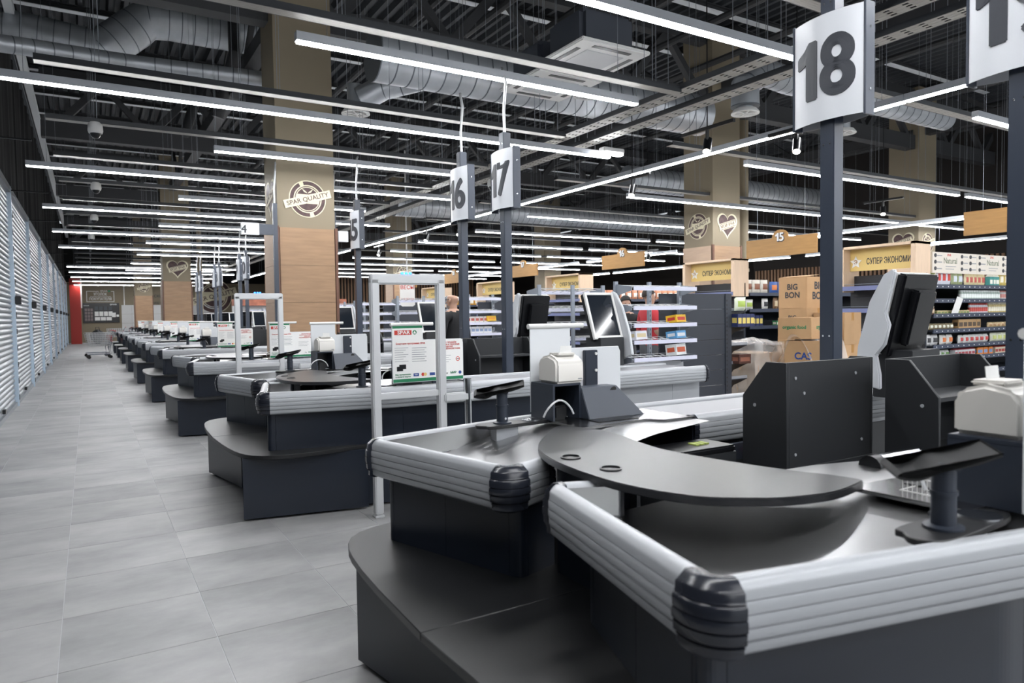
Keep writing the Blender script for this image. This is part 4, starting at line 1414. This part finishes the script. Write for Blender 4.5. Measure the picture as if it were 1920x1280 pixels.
# packs on the natural-food rack, shelf by shelf
yf = 5.83+.10
G1 = [(1.795, [('bag', .15, .08, .23, '#8f9a62', '#d9ddc6', 10.95, 11.3, 'olive'), ('bag', .13, .07, .26, '#d8dbe6', '#c4423a', 11.3, 11.75, 'red striped white'), ('bag', .15, .08, .22, '#9aa57c', '#c9d0d9', 11.75, 12.15, 'pale green'), ('bag', .12, .06, .2, '#d6c9a0', '#b5544a', 12.15, 12.9, 'cream and red'), ('carton', .1, .07, .2, '#3f8d88', '#e8e6da', 12.9, 13.25, 'teal'), ('bag', .15, .08, .24, '#cdb96a', '#efe9d6', 13.25, 13.6, 'golden'), ('carton', .1, .07, .2, '#e2dccb', '#7fae6a', 13.6, 14.6, 'cream')]),
      (1.575, [('jar', .07, .07, .13, '#a77f6a', '#d8c8b4', 10.98, 11.3, 'brown'), ('jar', .075, .075, .15, '#b9c8c0', '#e9efec', 12.0, 13.3, 'pale aqua'), ('jar', .075, .075, .15, '#d9d5d2', '#c2847c', 13.3, 14.6, 'pinkish white')]),
      (1.345, [('jar', .08, .08, .13, '#7b5a44', '#c9b79c', 10.98, 11.25, 'dark brown'), ('box', .09, .07, .06, '#c9b98c', '#7c8f58', 11.3, 12.3, 'flat beige'), ('jar', .06, .06, .17, '#c9ccd2', '#c4524a', 12.3, 12.9, 'white capped red'), ('jar', .065, .065, .18, '#c4b27a', '#e9e4d0', 12.9, 13.6, 'straw coloured'), ('jar', .065, .065, .18, '#a2643c', '#d9c8a8', 13.6, 14.6, 'amber')]),
      (1.105, [('bag', .11, .08, .10, '#8f8468', '#dfe0d0', 10.98, 11.9, 'mixed seed'), ('box', .13, .1, .15, '#b79468', '#4f4032', 11.9, 12.7, 'kraft window'), ('bag', .13, .08, .09, '#c9b38c', '#a37f58', 12.9, 14.6, 'tan')]),
      (.865, [('bag', .17, .1, .17, '#dcdcdc', '#3d3d40', 10.98, 11.4, 'white'), ('bag', .18, .11, .16, '#e4e2dd', '#d1743a', 11.4, 11.95, 'orange dotted white'), ('bag', .15, .1, .14, '#dddddb', '#b8423e', 11.95, 13.0, 'white and red'), ('bag', .17, .1, .15, '#dfe2cd', '#c3cc7e', 13.0, 14.6, 'pale lime')]),
      (.665, [('bag', .13, .1, .12, '#dcdedb', '#6f9a58', 10.98, 11.8, 'white and green'), ('carton', .1, .08, .13, '#d7d6d8', '#b04a52', 11.8, 12.5, 'white and crimson'), ('box', .16, .1, .12, '#d98236', '#7b97c4', 12.5, 13.1, 'orange'), ('carton', .1, .08, .13, '#cfc5ae', '#b0443e', 13.1, 14.6, 'beige and red')])]
SHN_ = ['top', 'second', 'third', 'fourth', 'fifth', 'sixth']
KW = {'bag': 'bag', 'jar': 'jar', 'box': 'packet', 'carton': 'carton'}
for si, (z, rows) in enumerate(G1):
    for kd, w, d, h, c1, c2, xa, xb, word in rows:
        row_of(kd, w, d, h, c1, c2, xa, min(xb, 14.2), yf, z-.004, '%s %s along the %s shelf of the natural food rack' % (word, KW[kd], SHN_[si]), '%s %ss on the %s shelf' % (word, KW[kd], SHN_[si]))
o = tag(MB().box(-.09, .09, -.002, .002, -.28, .0).build('paper_strip', PAPER, None, (11.75, 5.79, 1.6), (radians(12), radians(12), 0)), 'long white paper strip hanging over the natural food rack', 'paper')
yf = 9.3+.10
G2 = [(1.785, [('bag', .22, .1, .27, '#ded9cf', '#8c5a42', 11.0, 11.75, 'white loop printed'), ('bag', .22, .1, .24, '#3f63a8', '#d98246', 11.75, 12.35, 'blue and orange'), ('bag', .25, .12, .24, '#1f7a4c', '#d7d2b0', 12.35, 12.9, 'green noodle'), ('bag', .22, .1, .26, '#e4e2dc', '#b9b4a8', 12.9, 13.6, 'plain white')]),
      (1.465, [('bag', .24, .1, .2, '#e1e3df', '#a8c05c', 11.0, 11.5, 'white and lime'), ('bag', .2, .1, .22, '#d9d8d6', '#2f3136', 11.5, 11.8, 'black and white'), ('bag', .14, .08, .24, '#8a6b50', '#d5c3a0', 11.85, 12.4, 'brown'), ('bag', .25, .12, .2, '#1f7a4c', '#d7d2b0', 12.4, 12.9, 'green')]),
      (1.135, [('box', .1, .08, .22, '#27315c', '#d9c56a', 10.98, 11.55, 'navy and yellow'), ('box', .13, .1, .1, '#3f8d5c', '#e5e0d0', 11.9, 12.6, 'green'), ])]
for si, (z, rows) in enumerate(G2):
    for kd, w, d, h, c1, c2, xa, xb, word in rows:
        row_of(kd, w, d, h, c1, c2, xa, xb, yf, z-.004, '%s %s along the %s shelf behind the cardboard stacks' % (word, KW[kd], SHN_[si]), '%s %ss on the %s shelf behind cartons' % (word, KW[kd], SHN_[si]))
for yy, c1, c2, xa, xb, word, nm in ((14.3, '#c98a6a', '#ece6dc', 11.1, 14.5, 'orange', 'third'), (18.2, '#e0ded8', '#c9534a', 11.1, 14.5, 'red and white', 'fourth'), (22.4, '#d9a23c', '#e4e0d4', 11.1, 14.5, 'yellow', 'fifth'), (15.6, '#3f9488', '#e8ebe6', 10.95, 11.8, 'teal', 'third')):
    row_of('bag', .2, .1, .25, c1, c2, xa, xb, yy, 1.78, '%s bag along the top of the rack behind the %s yellow banner' % (word, nm), '%s bags above the %s banner rack' % (word, nm))
# orange cap rail along a far rack
tag(MB().box(15, 20, 14.12, 14.2, 2.02, 2.12).build('top_rail', M('coral rail', '#c9705c', .5)), 'coral top rail on the rack behind the third yellow banner', 'rail')

# hanging aisle signs
for num, word, y, z in ((14, 'fourteen', 4.45, 2.45), (15, 'fifteen', 8.26, 2.41), (16, 'sixteen', 12.58, 2.47), (17, 'seventeen', 16.9, 2.5), (18, 'eighteen', 21.3, 2.52), (19, 'nineteen', 25.2, 2.5)):
    t = thing('aisle_sign', 'golden oak hanging board with rounded top reading %s' % word, 'sign', (10.6, y, z))
    w, h = .74, .33
    pts = [(-w, 0), (w, 0), (w, h)]+[(.17*1.0+.0, h)]+[(.17*cos(a), h+.14*sin(a)) for a in [pi*i/10 for i in range(1, 10)]]+[(-.17, h), (-w, h)]
    MB().prism(pts, 0, .04, 'x').build('board', WOODY, t, bevel=.003)
    text(str(num), .2, INK, t, (-.003, -.008, h+.0), (pi/2, 0, -pi/2), bold=.05, ext=.002)
    text(str(num), .2, PAPER, t, (-.008, 0, h+.008), (pi/2, 0, -pi/2), bold=.02, ext=.004)
    mb = MB()
    for s in (-1, 1):
        mb.box(.018, .022, s*.5-.002, s*.5+.002, h, 7.77-z)
    mb.build('hanging_wire', WIRE, t)

# slatted wooden screens hanging deep in the store
for lab, x, ya, yb, za, zb, alongx in (('brown slatted screen hanging behind the hanging sign fifteen', 24, 9, 20, 2.35, 3.1, False), ('brown slatted screen deep in the store past the security gate', 9, 43, 43, 2.2, 3.9, True)):
    t = thing('slat_screen', lab, 'screen', (x, ya, 0))
    mb = MB()
    if alongx:
        for i in range(70):
            mb.box(i*.2, i*.2+.09, 0, .05, za, zb)
        MB().box(0, 14, .06, .08, za, zb).build('backing', M('dark backing', '#1d1815', .8), t)
        MB().box(0, 14, -.01, .08, zb, zb+3.7).build('hanger_frame', M('dark backing', '#1d1815', .8), t)
    else:
        for i in range(70):
            mb.box(0, .05, i*.157, i*.157+.08, za, zb)
        MB().box(.06, .08, 0, 11, za, zb).build('backing', M('dark backing', '#1d1815', .8), t)
        MB().box(.0, .08, 0, 11, zb, zb+4.5).build('hanger_frame', M('dark backing', '#1d1815', .8), t)
    o = mb.build('slats', M('walnut slats', '#8a6a50', .6), t)
    o['kind'] = 'stuff'
# a shop front of chilled goods far behind the checkouts
t = thing('chilled_cabinet', 'bright chilled food cabinet far behind the security gate of lane fifteen', 'cabinet', (6.6, 39, 0))
MB().box(0, 6, 0, .9, 0, .9).build('base', GREYP, t)
MB().box(0, 6, .5, .9, .9, 2.1).build('back_wall', M('cabinet white', '#cfd0d2', .4), t)
MB().box(0, 6, .0, .9, 2.1, 2.45).build('canopy', M('meat banner', '#a8654e', .5, noise=.5, nscale=2), t)
for z in (1.1, 1.4, 1.7):
    MB().box(0, 6, .15, .5, z, z+.03).build('shelf', GREYP, t)
for z in (1.13, 1.43, 1.73):
    row_of('box', .3, .2, .16, '#c9c4bd', '#a8564a', 6.7, 12.4, 39.3, z, 'white and red pack on the %s shelf of the far chilled cabinet' % {1.13: 'low', 1.43: 'middle', 1.73: 'high'}[z], 'packs in the chilled cabinet', step=.42)

# ================================================================== CARTON STACKS BY THE RACKS
def carton(w, d, h, loc, label, rz=0, mark=None, mcol=None, msize=.12, tape=True, bold=.03):
    t = thing('cardboard_box', label, 'cardboard box', loc, rz)
    MB().box(-w/2, w/2, -d/2, d/2, 0, h).build('body', CARD, t, bevel=.004)
    if tape:
        MB().box(-.03, .03, -d/2-.001, d/2+.001, h-.0, h+.001).box(-.03, .03, -d/2-.0012, -d/2, h-.1, h).build('tape', M('parcel tape', '#a5793f', .35), t)
    if mark:
        text(mark, msize, mcol or INK, t, (0, -d/2-.001, h*.55), bold=bold, ext=.0006)
        text(mark, msize*.8, mcol or INK, t, (-w/2-.001, 0, h*.55), (pi/2, 0, -pi/2), bold=bold, ext=.0006)
    return t
BX = 8.05
def flaps(t, w, d, h):
    for s in (-1, 1):
        MB().bar((0, s*d/2, h), (0, s*(d/2+.0), h+.001), w, .004).build('flap', CARD, t)
c = carton(.5, .42, .40, (8.02, 5.86, 1.46), 'top carton marked in curly black letters on the stack beside the post of sign eighteen', 0, 'BIG\nBON', INK, .13, False)
MB().prism([(-.25, .40), (-.25, .404), (.0, .43), (.0, .426)], -.21, .2, 'y').build('flap', CARD, c)
carton(.5, .42, .36, (8.02, 5.86, 1.10), 'second curly lettered carton right under the top one of its stack', 0, 'BIG\nBON', INK, .10)
carton(.5, .45, .36, (8.02, 5.86, .74), 'plain carton third from top of the stack by sign eighteen', 0)
carton(.5, .45, .37, (8.02, 5.86, .37), 'plain carton fourth from top of the stack by sign eighteen', 0)
carton(.5, .45, .37, (8.02, 5.86, 0), 'plain carton at the bottom of the stack by sign eighteen', 0)
carton(.42, .4, .40, (8.1, 5.45, 1.0), 'tan carton with tape leaning against the post of sign eighteen', .1)
carton(.42, .4, .5, (8.1, 5.45, .5), 'tan carton under the taped carton near the post of sign eighteen', .1)
carton(.42, .4, .5, (8.1, 5.45, 0), 'lowest tan carton near the post of sign eighteen', .1)
c = carton(.62, .4, .25, (7.35, 5.35, 1.10), 'olive printed carton on top of the wrapped pallet', .2, 'organic food', INKG, .07)
c = carton(.55, .45, .40, (7.35, 5.25, .68), 'carton with blue CAS lettering under stretch film', .2, 'CAS', INKB, .14)
c = carton(.55, .45, .34, (7.35, 5.25, .34), 'carton with red sign under the blue lettered one', .2, 'CAS', INKB, .14)
c = carton(.55, .45, .34, (7.35, 5.25, 0), 'lowest carton of the film wrapped stack', .2)
# bundles wrapped in film
t = thing('wrapped_bundle', 'pallet bundle wrapped in crumpled clear stretch film beside the slatted panel', 'bundle', (7.1, 5.95, 0))
MB().box(-.22, .22, -.25, .25, 0, .92).build('load', M('load beige', '#b59c82', .7, noise=.2, nscale=6), t)
def crumple(u, v):
    a = 2*pi*u
    r = .36+.03*sin(7*a+3*v*6)+.02*sin(13*a-9*v)
    q = max(abs(cos(a)), abs(sin(a)))
    return (r*cos(a)/q**.8*.86, r*sin(a)/q**.8*.86, .03+v*1.0+.03*sin(5*a))
mb = MB().grid(crumple, 48, 14)
mb.build('film_wrap', FILM, t, smooth=True)
def crumple2(u, v):
    a = 2*pi*u
    r = .36*(1-v)+.02*sin(9*a)
    return (r*cos(a), r*sin(a), 1.03+.06*v+.02*sin(5*a+8*v))
MB().grid(crumple2, 40, 6).build('film_top', FILM, t, smooth=True)
t = thing('stretch_film', 'loose clear film draped over the CAS carton', 'film', (7.35, 5.25, 0))
def drape(u, v):
    x = -.36+.72*u
    z = .2+.95*sin(pi*min(1, .1+v*.8))
    return (x+.03*sin(9*v+u*4), -.30+.6*v+.03*sin(11*u), z+.02*sin(17*u+5*v))
MB().grid(drape, 26, 22).build('film_sheet', FILM, t, smooth=True)
carton(.3, .25, .16, (ECX-.1, 6.55, .70), 'small tan carton with red letters on the first end shelf', -pi/2, 'APC', INKR, .09, False)
carton(.26, .25, .17, (ECX-.1, 6.0, .70), 'small tan carton with red stripes beside the tall customer screen', -pi/2, None)
# loose packs on impulse racks of lane seventeen
yk = Yc(1)-.42-.14
def pk(x, z, c1, c2, label, w=.19, d=.13, h=.08, rz=.25):
    o = ob('packet', pack_mesh('box', w, d, h, c1, c2), None, (x, yk, z), (radians(-8), 0, rz))
    tag(o, label, 'packet')
pk(5.42, 1.32, '#e0b32c', '#c23a2e', 'yellow packet at the end of the third wire shelf of lane seventeen')
pk(5.42, 1.15, '#5c9ac9', '#d9dde2', 'light blue packet at the end of the fourth wire shelf of lane seventeen')
pk(5.42, .97, '#dfe2e0', '#c25a3a', 'white packet with red dots on the lowest wire shelf of lane seventeen', .2, .13, .12)
pk(4.86, 1.15, '#e0e0e6', '#d9c9a0', 'whitish packet at the corridor end of the fourth wire shelf of lane seventeen', .2, .13, .09)
row_of('box', .07, .12, .1, '#dcdde0', '#8fa0c0', 4.72, 5.5, Yc(2)-.56, 1.15, 'small pale packet on the fourth wire shelf of lane fifteen', 'pale packets of lane fifteen')
row_of('box', .07, .12, .09, '#e2e0dc', '#c9903c', 4.72, 5.5, Yc(2)-.56, .97, 'small white packet on the lowest wire shelf of lane fifteen', 'white packets of lane fifteen')
row_of('box', .07, .12, .09, '#d9d6d2', '#b0564e', 4.72, 5.4, Yc(2)-.56, 1.32, 'small reddish packet on the middle wire shelf of lane fifteen', 'reddish packets of lane fifteen')
yk = Yc(2)-.56
pk(5.45, 1.33, '#e0b32c', '#d9952c', 'yellow packet at the end of the middle wire shelf of lane fifteen')
# navy cartons on the end shelves of lane seventeen's slatted panel
for i in range(4):
    o = ob('packet', pack_mesh('box', .068, .1, .15, '#27315c', '#d9c56a'), None, (6.52+i*.072, Yc(1)-.42+.0, 1.252))
    tag(o, '%s small navy and yellow packet on the slatted panel end shelf' % ORD[i], 'packet', 'navy packets on the end shelf')
o = ob('packet', pack_mesh('box', .2, .12, .11, '#4a2c26', '#8a5a4a'), None, (6.62, Yc(1)-.40, .815)); tag(o, 'brown packet on the low end shelf of the slatted panel', 'packet')
o = ob('snack_bag', pack_mesh('bag', .2, .08, .16, '#d8dfc8', '#a8c05c'), None, (6.6, Yc(1)-.40, 1.44)); tag(o, 'white and lime bag on the top end shelf of the slatted panel', 'bag')
# hanging scale notice
t = thing('hanging_notice', 'white pointed notice with red lettering hanging behind the security gate', 'notice', (10.3, 24.6, 1.75))
MB().prism([(-.3, .1), (0, -.1), (.3, .1), (.3, 1.0), (-.3, 1.0)], -.005, .005, 'y').build('board', PAPER, t)
text('ВЕСЫ', .2, INKR, t, (0, -.006, .75), bold=.02)
text('НАЖМИ', .13, INKR, t, (0, -.006, .3), bold=.02)
MB().tube([(0, 0, 1.0), (0, 0, 5.85)], .03, 8).build('pole', PAPER, t)

# ================================================================== PEOPLE
def person(label, loc, rotz, J, R, shirt, trousers, hair, height=1.75, short=True, bald=False, glasses=False, hairlen=.0):
    """one skinned body; J joints, R radii; clothes are colour regions with their own edge loops"""
    names = list(J)
    bones = [('pelvis', 'waist'), ('waist', 'chest'), ('chest', 'collar'), ('collar', 'neck'), ('neck', 'jaw'), ('jaw', 'brow'), ('brow', 'crown')]
    for sd in 'LR':
        bones += [('pelvis', 'hip'+sd), ('hip'+sd, 'knee'+sd), ('knee'+sd, 'ankle'+sd), ('ankle'+sd, 'toe'+sd),
                  ('collar', 'sh'+sd), ('sh'+sd, 'el'+sd), ('el'+sd, 'wr'+sd), ('wr'+sd, 'palm'+sd)]
    P = dict(J)
    for sd in 'LR':
        d = (Vector(J['palm'+sd])-Vector(J['wr'+sd])).normalized()
        side = d.cross(Vector((0, 1, 0)))
        if side.length < .2: side = d.cross(Vector((0, 0, 1)))
        side.normalize()
        pal = Vector(J['palm'+sd])
        for f in range(4):
            ln = (.07, .08, .075, .06)[f]
            base = pal+side*(.027*(f-1.5)/1.5)
            P['f%d%s' % (f, sd)] = tuple(base+d*ln*.5)
            P['g%d%s' % (f, sd)] = tuple(base+d*ln*.9+Vector((0, .012, -.012)))
            bones += [('palm'+sd, 'f%d%s' % (f, sd)), ('f%d%s' % (f, sd), 'g%d%s' % (f, sd))]
        P['t'+sd] = tuple(Vector(J['wr'+sd]).lerp(pal, .6)+side*-.05+d*.02)
        P['u'+sd] = tuple(Vector(P['t'+sd])+d*.04)
        bones += [('wr'+sd, 't'+sd), ('t'+sd, 'u'+sd)]
    names = list(P)
    me = bpy.data.meshes.new('body')
    me.from_pydata([P[n] for n in names], [(names.index(a), names.index(b)) for a, b in bones], [])
    o = bpy.data.objects.new('body', me)
    COL.objects.link(o)
    md = o.modifiers.new('skin', 'SKIN')
    md.use_smooth_shade = True
    sd_ = me.skin_vertices[0].data
    for i, n in enumerate(names):
        k = n if n in R else n[:-1] if n[:-1] in R else None
        r = R[k] if k else (.009 if n[0] in 'fgtu' else .05)
        sd_[i].radius = r if isinstance(r, tuple) else (r, r)
        sd_[i].use_root = (n == 'pelvis')
    o.modifiers.new('sub', 'SUBSURF').levels = 2
    bpy.context.view_layer.update()
    m2 = bpy.data.meshes.new_from_object(o.evaluated_get(bpy.context.evaluated_depsgraph_get()))
    bpy.data.objects.remove(o)
    q = MB()
    q._add([v.co for v in m2.vertices], [tuple(p.vertices) for p in m2.polygons])
    # face: nose, ears, eyes as part of the same surface mesh
    hx, hy, hz = Vector(J['jaw']).lerp(Vector(J['brow']), .45)
    hr = R['brow'][0] if isinstance(R['brow'], tuple) else R['brow']
    n0 = len(q.f)
    q.tube([(hx, hy-hr*.85, hz+.02), (hx, hy-hr*1.28, hz-.015), (hx, hy-hr*1.0, hz-.025)], [.008, .014, .009], 8)
    for s in (-1, 1):
        q.tube([(hx+s*hr*.86, hy+.01, hz-.02), (hx+s*hr*1.08, hy+.02, hz+.005), (hx+s*hr*.9, hy+.015, hz+.035)], [.008, .012, .008], 8)
    n1 = len(q.f)
    for s in (-1, 1):
        q.lathe([(.001, -.006), (.009, 0), (.001, .006)], (hx+s*.03, hy-hr*.93, hz+.025), 8, 3)
    q.tube([(hx-.022, hy-hr*.9, hz-.05), (hx, hy-hr*.97, hz-.052), (hx+.022, hy-hr*.9, hz-.05)], .005, 6, 4)
    zc = J['neck'][2]-.025
    zw = J['pelvis'][2]+.02
    zs = J['elL'][2]
    for fi in range(n0):
        c = sum((Vector(q.v[i]) for i in q.f[fi]), Vector())/len(q.f[fi])
        m = 0
        if c.z < zc:
            dl = min((c-Vector(J['el'+s_]).lerp(Vector(J['wr'+s_]), t)).length for s_ in 'LR' for t in (0.15, .4, .7, 1, 1.3))
            if dl < .085 and short: m = 0
            elif c.z > zw: m = 1
            elif c.z > .09: m = 2
            else: m = 3
            if not short and min((c-Vector(J['palm'+s_])).length for s_ in 'LR') < .1: m = 0
        q.m[fi] = m
    t = thing('person', label, 'person', loc, rotz)
    q.build('body', [SKIN, shirt, trousers, BLACK, M('lips', '#8f5648', .5)], t, smooth=True, ang=180)
    if not bald:
        hb = MB()
        c0 = Vector(J['brow'])+Vector((0, .012, .018))
        vs = []
        def cap(u, v):
            a = 2*pi*u
            front = .5+.5*cos(a-(-pi/2))      # 1 at the face side
            lim = pi*(.40+.22*(1-front)+hairlen)
            th = v*lim
            r = hr*1.12
            return (c0.x+r*sin(th)*cos(a), c0.y+r*1.15*sin(th)*sin(a), c0.z+r*1.12*cos(th))
        hb.grid(cap, 24, 8)
        hb.build('hair', hair, t, smooth=True)
    if glasses:
        g = MB()
        for s in (-1, 1):
            g.tube([(hx+s*hr*1.02, hy+.02, hz+.03), (hx+s*hr*.95, hy-hr*.8, hz+.025), (hx+s*.03, hy-hr*1.12, hz+.02)], .004, 6)
        g.build('glasses', BLACK, t)
        bd = MB().lathe([(.02, -.02), (.055, 0), (.06, .03)], (hx, hy-hr*.25, hz-.085), 12)
        bd.build('beard', M('grey beard', '#8a8079', .8), t, smooth=True)
    return t
RAD = dict(pelvis=(.155, .115), waist=(.145, .105), chest=(.165, .115), collar=(.11, .085), neck=.052, jaw=(.064, .076), brow=(.076, .090), crown=(.066, .078), hip=.095, knee=.062, ankle=.045, toe=.04, sh=.068, el=.048, wr=.032, palm=(.034, .018))
def joints(h, armL, armR, lean=0.0):
    k = h/1.75
    J = dict(pelvis=(0, 0, .95), waist=(0, -.01, 1.10), chest=(0, -.01-lean*.5, 1.30), collar=(0, .0-lean, 1.435), neck=(0, -.005-lean, 1.50), jaw=(0, -.03-lean, 1.57), brow=(0, -.012-lean, 1.64), crown=(0, -.005-lean, 1.685))
    for s, sx, arm in (('L', 1, armL), ('R', -1, armR)):
        J['hip'+s] = (sx*.10, 0, .88); J['knee'+s] = (sx*.11, -.01, .48); J['ankle'+s] = (sx*.115, .02, .075); J['toe'+s] = (sx*.125, -.15, .04)
        J['sh'+s] = (sx*.19, -lean*.8, 1.40)
        J['el'+s], J['wr'+s], J['palm'+s] = [tuple((sx*p[0], p[1]-lean*.6, p[2])) for p in arm]
    return {n: (p[0]*k, p[1]*k, p[2]*k) for n, p in J.items()}
down = [(.25, .03, 1.13), (.25, -.06, .89), (.25, -.10, .80)]
fwd_ = [(.25, .0, 1.14), (.17, -.20, 1.06), (.10, -.27, 1.05)]
up_ = [(.25, -.06, 1.15), (.14, -.22, 1.22), (.09, -.27, 1.28)]
BLK = M('black cotton', '#131417', .8)
person('bald man with glasses in a black shirt, seen from behind between two posts', (4.05, 8.15, 0), radians(205), joints(1.76, fwd_, down), RAD, BLK, M('dark trousers', '#22252c', .8), None, short=False, bald=True, glasses=True)
person('dark haired boy in a black T-shirt looking down behind the wire rack', (6.90, 8.13, 0), radians(-20), joints(1.69, fwd_, up_, .03), RAD, BLK, M('grey trousers', '#4c4f53', .8), M('black hair', '#141210', .7))
person('dark haired man in a red T-shirt standing sideways behind the wire rack', (6.80, 7.5, 0), radians(75), joints(1.78, down, fwd_), RAD, M('red cotton', '#b02d35', .8), M('grey trousers', '#4c4f53', .8), M('brown hair', '#2a211c', .7))

# ================================================================== TROLLEYS AT THE FAR END
def cart(loc, rz, label, group=None):
    t = thing('shopping_cart', label, 'shopping cart', loc, rz, group)
    b = MB()
    # basket: nose toward -x
    def lerp(a, c, u): return a+(c-a)*u
    for i in range(8):
        u = i/7
        z = lerp(.48, .95, u)
        xa, xb, w = lerp(-.36, -.44, u), lerp(.34, .44, u), lerp(.17, .26, u)
        b.tube([(xa, -w*.8, z), (xb, -w, z), (xb, w, z), (xa, w*.8, z), (xa, -w*.8, z)], .008, 5)
    for i in range(10):
        u = i/9
        for s in (-1, 1):
            b.tube([(lerp(-.36, .34, u), s*lerp(.14, .17, u), .48), (lerp(-.44, .44, u), s*lerp(.21, .26, u), .95)], .006, 5)
    b.build('basket', GATE, t)
    f = MB()
    for s in (-1, 1):
        f.tube([(.5, s*.25, 1.02), (.42, s*.25, .9), (.3, s*.2, .35), (.34, s*.24, .16), (-.4, s*.18, .16)], .013, 8)
    f.tube([(-.4, -.18, .16), (-.4, .18, .16)], .012, 8).tube([(.1, -.2, .16), (.1, .2, .16)], .01, 8)
    f.build('frame', RACKM, t, smooth=True)
    MB().tube([(.5, -.27, 1.02), (.5, .27, 1.02)], .018, 10).build('handle', RED, t, smooth=True)
    MB().box(.36, .39, -.22, .22, .62, .85).build('child_seat', RED, t, bevel=.01)
    for x in (-.38, .32):
        for s in (-1, 1):
            w = MB().tube([(x, s*.2-.015, .06), (x, s*.2+.015, .06)], .06, 14)
            w.build('wheel', BLACK, t, smooth=True)
    return t
c0 = cart((.35, 30.6, 0), radians(5), 'shopping trolley standing alone at the corridor end before the red pier')
cart((.30, 32.3, 0), radians(12), 'shopping trolley holding a dark bag beside the lone one')
t = thing('shopping_bag', 'dark crumpled bag lying in the second trolley at the corridor end', 'bag', (.30, 32.3, .50))
def bagf(u, v):
    a = 2*pi*u
    return ((.24+.03*sin(5*a))*cos(a)*sin(pi*v)**.6, (.15+.02*sin(4*a+1))*sin(a)*sin(pi*v)**.6, .55*v+.03*sin(3*a))
MB().grid(bagf, 24, 10).build('sack', M('black bag', '#1b1d22', .6), t, smooth=True)
MB().tube([(-.08, 0, .5), (-.05, 0, .66), (.05, 0, .66), (.08, 0, .5)], .012, 8).build('handle', M('black bag', '#1b1d22', .6), t, smooth=True)
for i in range(9):
    dup(c0, (1.3+.3*i, 45.5, 0), '%s red handled trolley in the nested row by the back wall' % ORD[i], 0, 'nested trolleys by the back wall')
